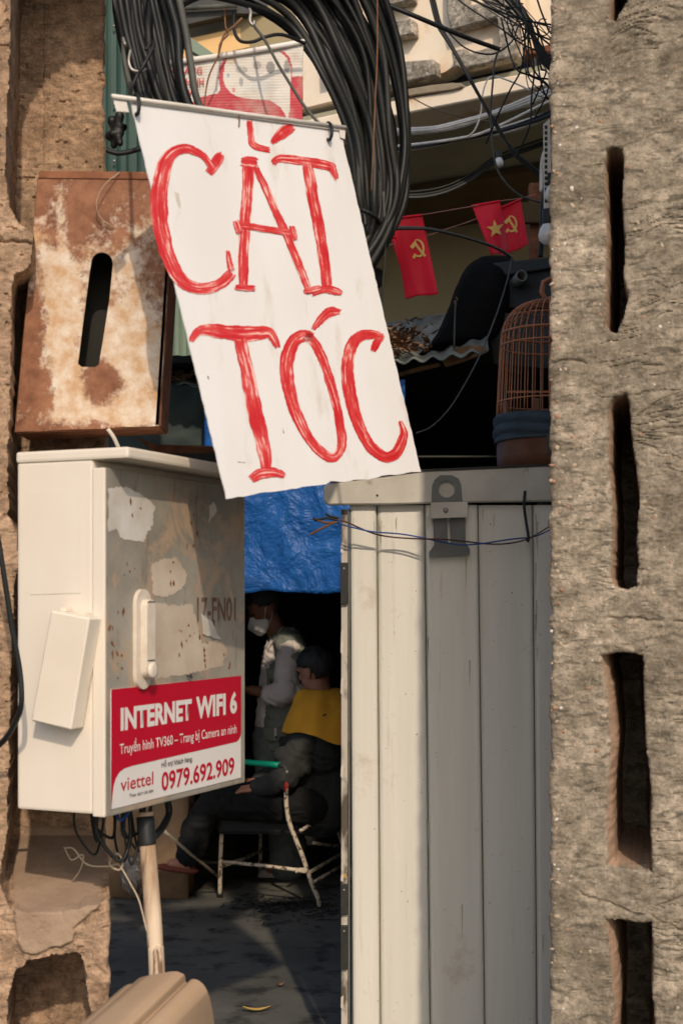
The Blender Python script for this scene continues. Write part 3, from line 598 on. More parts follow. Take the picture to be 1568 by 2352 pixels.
nt_.links.new(mix(nt_, at_.outputs['Fac'], src, ramp(nt_, noise(nt_, coords(nt_), 20, 4), 0.3, 0.7, (0.40, 0.27, 0.185), (0.33, 0.22, 0.15))), b_.inputs['Base Color'])  # splayed slot walls tinted warm orange, painting in the sunlight on them
def slot_sun_attr(gx, gy):
    f = np.zeros_like(gx)
    for p in SLOTS: s = sdf(gx + (fbm(gx / 12, gy / 12, 3, 2) - 0.5) * 6, gy, p); s2_ = np.maximum(s, sdf(gx - (15 if p[0][1] > 1200 else 8), gy, p)); f = np.maximum(f, sstep(0.5, -2.0, s) * sstep(-9, -4, s2_))
    return f
def right_depth(gx, gy):
    wx = gx + (fbm(gx / 12, gy / 12, 3, 2) - 0.5) * 6; wy = gy + (fbm(gx / 12 + 9, gy / 12, 3, 3) - 0.5) * 6
    dep = np.zeros_like(gx)
    big = (fbm(gx / 130, gy / 90, 4, 4) - 0.5) * 0.012 + (fbm(gx / 14, gy / 9, 4, 5) - 0.5) * 0.0022
    # horizontal mould creases
    cw = gy + 120 * (fbm(gx / 170, gy / 210, 2, 6) - 0.5) + 16 * (fbm(gx / 40, gy / 30, 3, 17) - 0.5)
    rid = 1 - np.abs(2 * fbm(gx / 120, cw / 17, 3, 7) - 1); rid = np.clip((rid - 0.88) / 0.12, 0, 1) ** 1.2
    msk = sstep(0.50, 0.62, fbm(gx / 110, gy / 90, 3, 8)) * (0.15 + 0.85 * sstep(1320, 1420, gx))
    pits = sstep(0.66, 0.74, fbm(gx / 13, gy / 9, 3, 16)); dep += big + rid * msk * 0.0050 + pits * 0.0012
    for i, y0 in enumerate((835, 1420, 2020, 2465)):     # lift joints
        jy = gy - y0 - 12 * (fbm(gx / 50, gy * 0 + i, 3, 12) - 0.5) * 2 - (gx - 1262) * (0.05, 0.03, 0.35, -0.1)[i]
        dep += 0.006 * np.exp(-(jy / 3.2) ** 2) * sstep(0.35, 0.5, fbm(gx / 60, gy / 200, 2, 14 + i))
    for p in SLOTS:
        s = sdf(wx, wy, p); xl = min(a for a, b in p)
        spl = 15 if p[0][1] > 1200 else 8; sl = np.maximum(s, sdf(wx - spl, wy, p)); dep = np.where(s < 1.5, dep + 0.055 * np.clip(-s / spl, 0, 1) + sstep(1.0, -4.0, sl) * 0.50, dep) + 0.004 * np.exp(-(np.maximum(s, 0) / 4.0) ** 2)
    return dep
pole('concrete_pole', axis_pts(1262, 1263, 1584, 1735, 2.6, 12), axis_pts(-900, -14, 2370, 2928, 2.6, 14), YPR, right_depth, 0.58, 7, MT['pole_grey'],
     'grey weathered concrete utility pole with a column of dark slots, right edge', slot_sun_attr, 0.225, 0.25, 1262, 0.14, 0.12)

SILL = 0.40                                   # depth of the pole's hollows
FRONT = [[(-900, -900), (400, -900), (400, -330), (270, -318), (150, -300), (80, -245), (45, -190), (30, -130), (27, 120), (20, 260), (16, 400), (24, 470), (40, 505), (75, 532), (82, 560), (74, 610), (60, 618), (36, 632), (30, 700), (28, 860), (22, 1060), (24, 1180), (42, 1215), (46, 1290), (38, 1340), (33, 1430), (28, 1600), (20, 1900), (8, 1985), (6, 2060), (-900, 2060)],
         [(-900, 2040), (6, 2040), (30, 2085), (110, 2098), (262, 2060), (400, 2060), (400, 2900), (-900, 2900)]]
LH4 = [(18, 2420), (22, 2290), (40, 2228), (70, 2206), (120, 2196), (178, 2190), (192, 2212), (204, 2300), (216, 2420), (216, 2700), (18, 2700)]
PATCH = [(30, 2085), (20, 2000), (60, 1960), (200, 1968), (262, 2000), (240, 2050), (228, 2080), (196, 2110), (170, 2130), (172, 2160), (140, 2172), (110, 2180), (80, 2190), (52, 2185), (38, 2150)]
def left_depth(gx, gy):
    wx = gx + (fbm(gx / 20, gy / 20, 3, 32) - 0.5) * 10; wy = gy + (fbm(gx / 20 + 7, gy / 20, 3, 33) - 0.5) * 10
    rough = (fbm(gx / 120, gy / 120, 4, 34) - 0.5) * 0.014 + (fbm(gx / 11, gy / 11, 4, 35) - 0.5) * 0.0045
    rough += sstep(0.73, 0.80, fbm(gx / 17, gy / 13, 3, 36)) * 0.006 + 0.004 * np.exp(-((wx - 92) / 2.0) ** 2) * (gy < 420)
    jy = gy - 552 - 8 * (fbm(gx / 30, gy * 0, 3, 37) - 0.5) * 2 - 0.12 * gx; rough += 0.010 * np.exp(-(jy / 3) ** 2) * (gx < 100)
    s0 = np.minimum(sdf(wx, wy, FRONT[0]), sdf(wx, wy, FRONT[1]))
    dep = sstep(-2.5, 2.5, s0) * SILL
    ramp_ = SILL * np.clip(1 - (gy - 1985) / 110.0, 0, 1)          # mortared sill slopes out to the front
    dep = np.where((gy > 1940) & (gx > 8), np.minimum(dep, ramp_), dep)
    dep = np.where(sdf(wx, wy, LH4) < 2, dep + sstep(1.5, -4, sdf(wx, wy, LH4)) * 0.25, dep)
    pa = sdf(wx, wy, PATCH); dep = dep + np.where(pa < -4, rough * 0.45, rough) - sstep(3, -5, pa) * 0.010
    low = sstep(2080, 2300, gy); return dep + low * (fbm(gx / 32, gy / 40, 4, 40) - 0.5) * 0.03
def patch_attr(gx, gy): return sstep(3, -5, sdf(gx + (fbm(gx / 24, gy / 24, 4, 32) - 0.5) * 12, gy + (fbm(gx / 24 + 7, gy / 24, 4, 33) - 0.5) * 12, PATCH))
# mortar patch colour on the brown pole
m_ = MT['pole_brown']; nt_ = m_.node_tree; b_ = nt_.nodes['Principled BSDF']; src = b_.inputs['Base Color'].links[0].from_socket
at_ = nd(nt_, 'ShaderNodeAttribute'); at_.attribute_name = 'patch'
nt_.links.new(mix(nt_, at_.outputs['Fac'], src, ramp(nt_, noise(nt_, coords(nt_), 9, 6), 0.3, 0.7, (0.27, 0.185, 0.125), (0.36, 0.26, 0.18))), b_.inputs['Base Color'])
LXS = axis_pts(-170, -20, 250, 252, 2.6, 12)
pole('concrete_pole', LXS, axis_pts(-800, -14, 2370, 2972, 2.8, 14), 3.17, left_depth, 0.56, 7, MT['pole_brown'],
     'sunlit brown concrete pole with dark hollows behind the telecom cabinet, left edge', patch_attr, -0.19, 0.0, 0, -0.12, -0.12)

GP = [o for o in bpy.data.objects if o.name == 'concrete_pole'][0]
def pebbles():
    bm = bmesh.new(); bmesh.ops.create_icosphere(bm, subdivisions=1, radius=1.0)
    for v in bm.verts: v.co *= 1 + rnd.uniform(-0.18, 0.18)
    bases = []
    for m in ('pebble_white', 'pebble_orange', 'pebble_tan'):
        me = bpy.data.meshes.new('pebble'); bm.to_mesh(me); me.materials.append(MT[m]); me.shade_smooth(); bases.append(me)
    bm.free(); r = random.Random(12); n = 0
    while n < 190:
        x = 1264 + abs(r.gauss(0, 26)) if r.random() < 0.5 else r.uniform(1264, 1566); y = r.uniform(0, 2350)
        if x > 1566 or any(sdf(np.array([x]), np.array([y]), p)[0] < 8 for p in SLOTS): continue
        dp = float(right_depth(np.array([[x]]), np.array([[y]]))[0, 0]); Yd = YPR - (x - 1262) / F * YPR * 0.25
        o = bpy.data.objects.new('pebble', bases[r.choices((0, 1, 2), (2, 3, 5))[0]]); COL.objects.link(o); s = r.choice((0.0018, 0.0022, 0.003, 0.0042))
        o.parent = GP; o.matrix_parent_inverse = Matrix.Translation(-TR[GP]); TR[o] = Vector((0, 0, 0))
        o.location = ((x - 784) / F * Yd, Yd + dp + s * 0.2, 1.55 + (1375 - y) / F * YPR); o.scale = (s * r.uniform(.8, 1.6), s * 0.7, s * r.uniform(.8, 1.7)); o.rotation_euler = (0, r.uniform(0, 3), 0); n += 1
pebbles()
# ================================================================== TELECOM CABINET
e1 = Vector((0.404, 0.915, 0)).normalized()          # along the door, away from the camera
eo = Vector((0.915, -0.404, 0)).normalized()         # out of the door
BC = Vector(((213 - 784) / F * 3.02, 3.02, 0))       # near right corner of the body
Wb, Lb = 0.194, 0.632
ZB, ZT = 1.092, 1.846
DN = BC + eo * 0.033                                  # near corner of the door's outer face
cab = thing('telecom_cabinet', (BC.x - eo.x * Wb / 2, BC.y - eo.y * Wb / 2, ZB), 'cream metal telecom cabinet with red and white advertising label on its door', 'cabinet')
c_body = BC - eo * (Wb / 2) + e1 * (Lb / 2)
boxo('body', Vector((c_body.x, c_body.y, (ZB + ZT) / 2)), Wb / 2, Lb / 2, (ZT - ZB) / 2, MT['cabinet'], cab, 0.006, ax=eo, ay=e1)
c_lid = BC - eo * (Wb / 2 - 0.045) + e1 * (Lb / 2)
boxo('lid', Vector((c_lid.x, c_lid.y, ZT + 0.011)), Wb / 2 + 0.046, Lb / 2 + 0.004, 0.012, MT['cabinet'], cab, 0.006, ax=eo, ay=e1)
c_door = BC + eo * 0.018 + e1 * (Lb / 2)
door = boxo('door', Vector((c_door.x, c_door.y, 1.087 + 0.3705)), 0.0150, Lb / 2, 0.3705, MT['door'], cab, 0.004, ax=eo, ay=e1)
boxo('door_edge', Vector((c_door.x, c_door.y, 1.4575)) - e1 * (Lb / 2 + 0.001) , 0.0152, 0.0035, 0.3695, MT['cabinet'], cab, 0.003, ax=eo, ay=e1)
def ds(x):           # metres along the door for an image column
    k = (x - 784) / F; return (k * DN.y - DN.x) / (e1.x - k * e1.y)
def DP(s, z, out=0.0): p = DN + e1 * s + eo * out; return Vector((p.x, p.y, z))
def dz(x, y): s = ds(x); return s, 1.55 + (1375 - y) / F * (DN.y + e1.y * s)
def dframe(out): return (DP(0, 0, out), e1, Z1)
def dpoly(name, pts, out, thick, mat, parent, holes=()):
    return curve_fill(name, [[dz(*p) for p in pts]] + [[dz(*p) for p in h] for h in holes], dframe(out), thick, mat, parent)
def rag(pts, n=6, j=3.0, seed=0):
    r = random.Random(seed); out = []
    if j > 2.2: n, j = n * 3, j * 0.75
    for i in range(len(pts)):
        a, b = pts[i], pts[(i + 1) % len(pts)]
        for k in range(n): t = k / n; out.append((a[0] + (b[0] - a[0]) * t + r.uniform(-j, j), a[1] + (b[1] - a[1]) * t + r.uniform(-j, j)))
    return out
# printed label
lab = curve_fill('label_plate', [[(0.018, 1.102), (0.606, 1.102), (0.606, 1.357), (0.018, 1.357)]], dframe(0.0004), 0.0012, MT['label_white'], cab)
lab['label'] = 'red and white advertising label'
arc = [(0.606 - 0.03 + 0.03 * math.cos(a), 1.222 - 0.03 + 0.03 * math.sin(a) ) for a in [0, -0.35, -0.7, -1.05, -1.4]]
redpts = [(0.018, 1.357), (0.606, 1.357), (0.606, 1.215), (0.602, 1.205), (0.594, 1.198), (0.582, 1.194), (0.10, 1.186), (0.07, 1.184), (0.05, 1.178), (0.036, 1.167), (0.027, 1.152), (0.022, 1.13), (0.018, 1.10)]
curve_fill('red_band', [redpts], dframe(0.0018), 0.0006, MT['label_red'], lab)
def dtext(s, x0, x1, z, cap, mat, bold, nm='lettering'):
    a = ds(x0); return text(nm, s, dframe(0.0026), ds(x1) - a, cap, mat, lab, bold, left=a, base=z)
dtext('INTERNET', 275, 438, 1.2685, 0.047, MT['label_white'], 0.042)
dtext('WIFI 6', 448, 542, 1.2685, 0.050, MT['label_white'], 0.042)
dtext('Truyền hình TV360 – Trang bị Camera an ninh', 273, 541, 1.2165, 0.0225, MT['label_white'], 0.008)
dtext('Hỗ trợ khách hàng:', 369, 440, 1.169, 0.0125, MT['ink_black'], 0.01)
dtext('0979.692.909', 369, 536, 1.117, 0.042, MT['label_red'], 0.02)
dtext('viettel', 275, 350, 1.136, 0.030, MT['label_red'], 0.004)
dtext('Theo cách của bạn', 295, 350, 1.1185, 0.008, MT['ink_black'], 0.004)
text('stencil_number', '17-FN01', dframe(0.0006), ds(541) - ds(452), 0.058, MT['stencil'], cab, 0.02, left=ds(452), base=1.497)
for x, y0, y1 in ((491, 1424, 1466), (478, 1424, 1442)): dpoly('paint_run', [(x - 2, y0), (x + 2, y0), (x + 1.5, y1), (x - 1, y1)], 0.0006, 0.0004, MT['stencil'], cab)
# patches of torn paper and old paint
dpoly('white_paint_patch', rag([(249, 1122), (290, 1118), (322, 1135), (344, 1150), (358, 1165), (350, 1180), (352, 1205), (338, 1225), (332, 1245), (300, 1240), (276, 1236), (270, 1215), (249, 1220)], 3, 3, 1), 0.0002, 0.0005, MT['white_patch'], cab)
dpoly('torn_paper', rag([(349, 1296), (372, 1285), (405, 1280), (416, 1300), (430, 1320), (424, 1345), (398, 1366), (372, 1372), (352, 1366)], 4, 2.5, 2), 0.0002, 0.0006, MT['paper'], cab)
dpoly('torn_paper', rag([(354, 1384), (392, 1390), (440, 1388), (450, 1420), (462, 1480), (500, 1470), (520, 1490), (512, 1530), (430, 1548), (356, 1560), (340, 1540), (352, 1460)], 6, 4, 3), 0.0002, 0.0005, MT['paper'], cab)
dpoly('torn_paper', rag([(462, 1412), (480, 1424), (495, 1448), (505, 1470), (478, 1462), (464, 1458)], 3, 2, 4), 0.0016, 0.0012, MT['white_patch'], cab)
dpoly('torn_paper', rag([(480, 1160), (490, 1152), (497, 1175), (480, 1200)], 3, 2, 5), 0.0003, 0.0012, MT['white_patch'], cab)
for k, (x, y, n_) in enumerate(((262, 1440, 9), (268, 1500, 8), (425, 1470, 7), (470, 1500, 8), (390, 1330, 5), (310, 1180, 4), (440, 1225, 5), (300, 1300, 4), (520, 1525, 5))):
    rr = random.Random(k)
    for q in range(n_):
        xx, yy, sw, shh = x + rr.gauss(0, 9), y + rr.gauss(0, 24), rr.uniform(0.8, 3), rr.uniform(1.5, 10)
        dpoly('rust_spot', rag([(xx - sw, yy), (xx, yy - shh), (xx + sw, yy), (xx + sw * .3, yy + shh)], 2, 0.7, q), 0.0008, 0.0003, MT['rust_plain'], cab)
# door handle: rounded plate, lever, lock
def capsule(s, z0, z1, r, n=10): return [(s + r * math.cos(math.pi * k / n), z1 - r + r * math.sin(math.pi * k / n)) for k in range(n + 1)] + [(s - r * math.cos(math.pi * k / n), z0 + r - r * math.sin(math.pi * k / n)) for k in range(n + 1)]
sh0 = ds(322); zt, zb0 = dz(322, 1353)[1], dz(322, 1583)[1]
hp = curve_fill('handle', [capsule(sh0, zb0, zt, 0.030)], dframe(0.0005), 0.010, MT['handle'], cab)
hl = curve_fill('lever', [capsule(sh0 + 0.004, zb0 + 0.025, zt - 0.022, 0.017)], dframe(0.0105), 0.016, MT['handle'], hp)
lathe('lock', [(0.018, 0), (0.018, 0.008), (0.012, 0.010), (0.001, 0.010)], DP(sh0 + 0.002, zb0 + 0.042, 0.0265), MT['handle'], hp, 16, axis=eo)
for zz in (zb0 + 0.062, zt - 0.03): curve_fill('lever_gap', [[(sh0 - 0.011, zz), (sh0 + 0.019, zz), (sh0 + 0.019, zz + 0.003), (sh0 - 0.011, zz + 0.003)]], dframe(0.0262), 0.0006, MT['grey_cable'], hp)
tube('hook', [DP(ds(428), 1.372, 0.002), DP(ds(431), 1.366, 0.012), DP(ds(434), 1.374, 0.004)], 0.002, MT['black_metal'], cab, smooth_n=4)
# small tilted box on the side facing the street
def side_pt(x, y, out): # point on the side face plane pushed out
    n = -e1; p0 = Vector((BC.x, BC.y, 1.4)) + n * out; return RP(x, y, p0, n)
q = [side_pt(*p, 0.052) for p in ((117, 1402), (205, 1419), (162, 1678), (70, 1656))]
jb = prism('junction_box', q, e1 * 0.0495, MT['cream_box'], cab, 0.004)
for x, y in ((152, 1400), (195, 1412)): boxo('tab', side_pt(x, y, 0.012), 0.008, 0.010, 0.004, MT['cream_box'], cab, 0.001, ax=eo, ay=e1)
prism('pasted_notice', [side_pt(*p, 0.0012) for p in ((70, 1130), (186, 1124), (186, 1362), (70, 1366))], e1 * 0.0008, MT['cabinet'], cab)

# ---- rusty sheet box on the pole above
YR = 3.28
rb = thing('rusty_box', U(210, 995, YR + 0.06), 'rusted white sheet-metal box with a long slot above the cabinet', 'metal box')
def rp2(x, y): p = U(x, y, YR); return (p.x, p.z)
slot = [(235 + 25 * math.cos(a), 606 + 26 * math.sin(a) * -1) for a in np.linspace(0, math.pi, 9)] + [(205, 640), (192, 740), (180, 836), (188, 843), (218, 844), (228, 838), (236, 790), (252, 690), (260, 610)]
front = rag([(90, 408), (400, 410), (366, 978), (37, 993)], 12, 1.2, 8)
curve_fill('front_panel', [[rp2(*p) for p in front], [rp2(*p) for p in slot]], (Vector((0, YR, 0)), X1, Z1), 0.003, MT['rust'], rb)
def rpanel(nm, a, b, c, d, mat): return prism(nm, [a, b, c, d], (b - a).cross(c - a).normalized() * 0.003, mat, rb)
bk = Y1 * 0.14
A, B, C, D = U(90, 408, YR + .002), U(400, 410, YR + .002), U(366, 978, YR + .002), U(37, 993, YR + .002)
rpanel('right_side', B, C, C + bk, B + bk, MT['rust']); rpanel('left_side', A, A + bk, D + bk, D, MT['rust_plain'])
rpanel('top_side', A, B, B + bk, A + bk, MT['rust_plain']); rpanel('shade_back_panel', A + bk * .97, B + bk * .97, C + bk * .97, D + bk * .97, MT['dark_wall'])  # back set near-black to paint the shade inside the slot
rpanel('bottom_side', D, D + bk, C + bk, C, MT['rust_plain'])
prism('top_rim', [U(90, 392, YR - .006), U(402, 395, YR - .006), U(401, 412, YR - .006), U(89, 409, YR - .006)], Y1 * 0.012, MT['rust_plain'], rb, 0.001)
prism('rolled_edge', [U(392, 414, YR - .003), U(400, 414, YR - .003), U(366, 976, YR - .003), U(356, 978, YR - .003)], Y1 * 0.006, MT['rust'], rb, 0.001)
tube('strap', [U(248, 985, YR), U(262, 1005, YR + .01), U(273, 1030, YR + .03)], 0.005, MT['white_paint'], rb, 6, smooth_n=4)
ar = thing('angle_bracket', U(420, 1045, 3.9), 'rusty bent angle bracket sticking out below the rusty box', 'bracket')
prism('flange', [U(308, 1000, 3.55), U(356, 1020, 3.6), U(440, 1022, 3.75), U(520, 1026, 3.85), U(520, 1040, 3.85), U(440, 1040, 3.75), U(352, 1042, 3.6), U(344, 1030, 3.58)], Y1 * 0.02, MT['rust_plain'], ar, 0.002)
prism('web', [U(356, 1042, 3.6), U(520, 1041, 3.85), U(520, 1062, 3.85), U(372, 1062, 3.62)], Y1 * 0.01, MT['black_metal'], ar)
tag(wire('thin_wire', [(275, 396, 3.27), (240, 425, 3.25), (222, 465, 3.25), (232, 500, 3.26), (262, 522, 3.27)], 3.26, 0.0012, MT['twine'], None), 'thin pale wire loop hanging on the rusty box', 'wire')

# ================================================================== HAND-PAINTED SIGN
def solve_sign():
    r = [np.array(ray(*p)) for p in ((300, 230), (781, 297), (966, 1082), (521, 1145))]
    d = np.linalg.solve(np.stack([r[0], -r[1], r[2]], 1), 3.0 * r[3]); return [EYE + Vector((r[i] * k).tolist()) for i, k in enumerate((d[0], d[1], d[2], 3.0))]
S = solve_sign(); sx_ = (S[1] - S[0]).normalized(); sn = sx_.cross(S[3] - S[0]).normalized(); sn = sn if sn.y < 0 else -sn
sy_ = sn.cross(sx_).normalized()
if sy_.z < 0: sy_ = -sy_
def SP(x, y, out=0.0): return RP(x, y, S[0] + sn * out, sn)
def s2(x, y): p = SP(x, y) - S[0]; return (p.dot(sx_), p.dot(sy_))
sign = thing('haircut_sign', SP(740, 1115), 'white hanging board hand-painted CẮT TÓC in red brush strokes', 'sign')
outl = rag([(300, 240), (460, 263), (620, 288), (782, 314)], 3, 0.8, 1)[:-3] + rag([(782, 314), (845, 570), (905, 830), (967, 1082)], 5, 1.2, 2)[:-5] + \
       rag([(967, 1083), (880, 1098), (800, 1106), (742, 1116), (736, 1112), (640, 1118), (580, 1138), (521, 1146)], 4, 1.8, 3)[:-4] + rag([(521, 1146), (480, 960), (440, 790), (380, 560)], 6, 1.6, 4)[:-6] + [(340, 395)]
# board as a slightly warped thin sheet
def board():
    nx, ny = 40, 60; V, Fc = [], []; L0, L1, R0, R1 = S[0], S[3], S[1], S[2]
    jl = [rnd.uniform(-0.0012, 0.0012) for _ in range(ny + 1)]; jr = [rnd.uniform(-0.0012, 0.0012) for _ in range(ny + 1)]; jb = [0.004 * (vnoise(np.array([i * 0.35]), np.array([2.0]))[0] - 0.5) + rnd.uniform(-0.0012, 0.0012) for i in range(nx + 1)]
    jb[20] += 0.006; jb[21] += 0.004; uv = []
    for j in range(ny + 1):
        t = j / ny
        for i in range(nx + 1):
            s = i / nx; p = L0.lerp(R0, s).lerp(L1.lerp(R1, s), t) + sx_ * (jl[j] * (i == 0) + jr[j] * (i == nx)) + sy_ * (jb[i] * (j == ny))
            V.append(p); uv.append((s, 1 - t))
    n = len(V); V += [v - sn * 0.003 for v in V]; uv += uv
    q = lambda j, i: j * (nx + 1) + i
    for j in range(ny):
        for i in range(nx):
            a = (q(j, i), q(j + 1, i), q(j + 1, i + 1), q(j, i + 1)); Fc.append(a); Fc.append(tuple(k + n for k in a[::-1]))
    rim = [q(0, i) for i in range(nx)] + [q(j, nx) for j in range(ny)] + [q(ny, i) for i in range(nx, 0, -1)] + [q(j, 0) for j in range(ny, 0, -1)]
    for a, b in zip(rim, rim[1:] + rim[:1]): Fc.append((a, b, b + n, a + n))
    return mesh('board', V, Fc, MT['sign_board'], sign, False, uv)
board()
STROKES = {
 'C': [([(510, 354, 16), (500, 366, 24), (480, 397, 22)], 0), ([(488, 388, 14), (478, 372, 13), (466, 358, 15), (448, 347, 18), (425, 341, 22), (398, 350, 28), (378, 380, 35), (368, 430, 39), (366, 480, 38), (372, 530, 36), (384, 580, 34), (404, 626, 31), (428, 652, 29), (452, 662, 27), (480, 661, 25), (510, 648, 24), (534, 626, 25)], 0), ([(532, 622, 17), (527, 602, 14), (523, 575, 9)], 0)],
 'breve': [([(573, 277, 15), (576, 310, 14), (580, 330, 15), (596, 339, 14), (619, 344, 14)], 0)],
 'acute': [([(624, 327, 12), (640, 312, 22), (656, 300, 28), (674, 291, 18)], 0)],
 'A': [([(571, 372, 28), (569, 440, 26), (563, 510, 25), (559, 580, 24), (559, 656, 22)], 0), ([(555, 370, 24), (590, 374, 26)], 0), ([(587, 384, 14), (610, 432, 16), (640, 500, 17), (664, 552, 19), (688, 612, 18), (710, 668, 15)], 0), ([(541, 516, 15), (600, 524, 15), (680, 536, 15)], 0), ([(670, 520, 16), (678, 550, 14)], 0), ([(541, 659, 15), (585, 662, 15)], 0), ([(700, 670, 14), (735, 661, 15)], 0), ([(542, 507, 14), (551, 534, 16)], 0)],
 'T': [([(627, 376, 14), (643, 364, 18), (700, 370, 20), (754, 381, 22), (764, 390, 18), (773, 412, 10)], 0), ([(706, 376, 27), (718, 450, 26), (734, 530, 26), (746, 610, 25), (752, 667, 22)], 0), ([(716, 674, 14), (748, 664, 18), (784, 673, 15)], 0)],
 'T2': [([(439, 784, 14), (452, 764, 20), (472, 757, 26), (510, 762, 32), (552, 766, 36), (596, 764, 32), (618, 764, 24), (628, 776, 20), (639, 798, 15)], 0), ([(553, 780, 32), (567, 850, 30), (581, 920, 34), (595, 985, 34), (607, 1040, 30), (612, 1080, 26)], 0), ([(577, 1101, 20), (597, 1088, 26), (628, 1084, 22), (654, 1092, 16)], 0)],
 'O': [([(718, 774, 22), (694, 772, 27), (671, 790, 30), (659, 830, 31), (661, 880, 30), (676, 938, 27), (702, 994, 24), (734, 1036, 22), (762, 1051, 21), (779, 1038, 21), (785, 1010, 21), (777, 950, 21), (761, 886, 21), (742, 828, 20), (722, 788, 20), (700, 770, 20)], 0)],
 'acute2': [([(719, 756, 10), (738, 732, 20), (758, 716, 22), (782, 716, 12)], 0)],
 'C2': [([(856, 806, 15), (866, 786, 18), (880, 768, 14)], 0), ([(877, 772, 14), (850, 768, 21), (824, 773, 25), (805, 798, 28), (797, 846, 28), (803, 900, 28), (815, 950, 27), (831, 992, 26), (853, 1028, 27), (881, 1048, 25), (906, 1043, 25), (922, 1016, 23), (927, 992, 17), (918, 966, 8)], 0)],
}
def stroke_letter(strokes, seed):
    r = random.Random(seed); V, Fc, uv = [], [], []; lift = 0.0008
    for pts, _w in strokes:
        lift += 0.00025; P = catmull([Vector((p[0], p[1], p[2])) for p in pts], 8); n = len(P); acc = 0; k0 = len(V); m = 8; ou = r.uniform(0, 50)
        for i in range(n):
            t = (P[min(i + 1, n - 1)] - P[max(i - 1, 0)]); t.z = 0; t.normalize(); nn = Vector((-t.y, t.x, 0))
            if i: acc += (P[i].xy - P[i - 1].xy).length
            e = min(i, n - 1 - i); hw = P[i].z / 2 * (0.84 + 0.16 * min(1, e / 3))
            nl, nr = [1 + 0.22 * (vnoise(np.array([acc / 22 + ou + q]), np.array([seed * 1.7 + q]))[0] - 0.5) for q in (0, 9)]
            for k in range(m + 1):
                v = k / m * 2 - 1; jj = r.uniform(-0.7, 0.7) if k in (0, m) else 0
                endj = (r.uniform(-3, 3) if i in (0, n - 1) else 0)
                p = P[i] + nn * (hw * v * (nl if v < 0 else nr) + jj) + t * endj; V.append(SP(p.x, p.y, lift)); uv.append((acc / 200.0 + ou, v * 0.9 + seed * 7))
        for i in range(n - 1):
            for k in range(m): a = k0 + i * (m + 1) + k; Fc.append((a, a + 1, a + m + 2, a + m + 1))
    return mesh('painted_letter', V, Fc, MT['brush'], sign, False, uv)
for k, (nm, st) in enumerate(STROKES.items()):
    o = stroke_letter(st, k + 1); o['label'] = 'red brush-painted ' + {'breve': 'breve mark', 'acute': 'accent mark', 'acute2': 'accent mark over the O', 'T2': 'letter T of the lower word', 'C2': 'letter C of the lower word', 'T': 'letter T of the upper word', 'C': 'letter C of the upper word'}.get(nm, 'letter ' + nm)
# top rail: folded white angle with an end flap, wire ties
tube('top_rail', [SP(258, 221, 0.006), SP(400, 240, 0.006), SP(560, 262, 0.006), SP(793, 293, 0.006)], 0.0050, MT['white_paint'], sign, 8)
prism('rail_flap', [SP(262, 228, 0.004), SP(292, 234, 0.004), SP(298, 258, 0.004), SP(270, 256, 0.004)], -sn * 0.004, MT['white_paint'], sign, 0.001)
prism('rail_flange', [SP(296, 228, 0.003), SP(792, 296, 0.003), SP(791, 320, 0.003), SP(781, 316, 0.003), SP(779, 300, 0.003), SP(298, 235, 0.003)], sn * 0.0016, MT['white_paint'], sign)
def ringtie(x, y, rx=7, ry=26, r=0.0032, mat='black_cable'):
    P = [SP(x + rx * math.cos(a) + 0.25 * ry * math.sin(a) * 0, y + ry * math.sin(a), 0.016 * math.cos(a) + 0.004) for a in np.linspace(0, 2 * math.pi, 15)[:-1]]
    return tube('wire_tie', P, r, MT[mat], sign, 6, True)
ringtie(314, 240, 6, 24, 0.0042); ringtie(754, 302, 8, 20, 0.0042)
tube('wire_tie', [SP(548, 258, 0.008), SP(550, 275, 0.004), SP(549, 291, 0.002)], 0.0016, MT['brown_wire'], sign)
# small scuffs on the board
for k, (x, y, a, b) in enumerate([(408, 460, 8, 40), (1, 1, 0, 0), (478, 868, 2, 10), (650, 990, 1.2, 12), (555, 1062, 10, 1.5), (757, 850, 1.5, 6)]):
    if a: curve_fill('scuff', [[s2(*p) for p in rag([(x - a, y - b * .5), (x + a * .3, y - b * .4), (x + a, y + b * .5), (x, y + b * .3)], 3, 1.0, k)]], (S[0] + sn * 0.0002, sx_, sy_ if sx_.cross(sy_).y < 0 else sy_), 0.0003, MT['grey_cable'] if k else MT['white_patch'], sign)

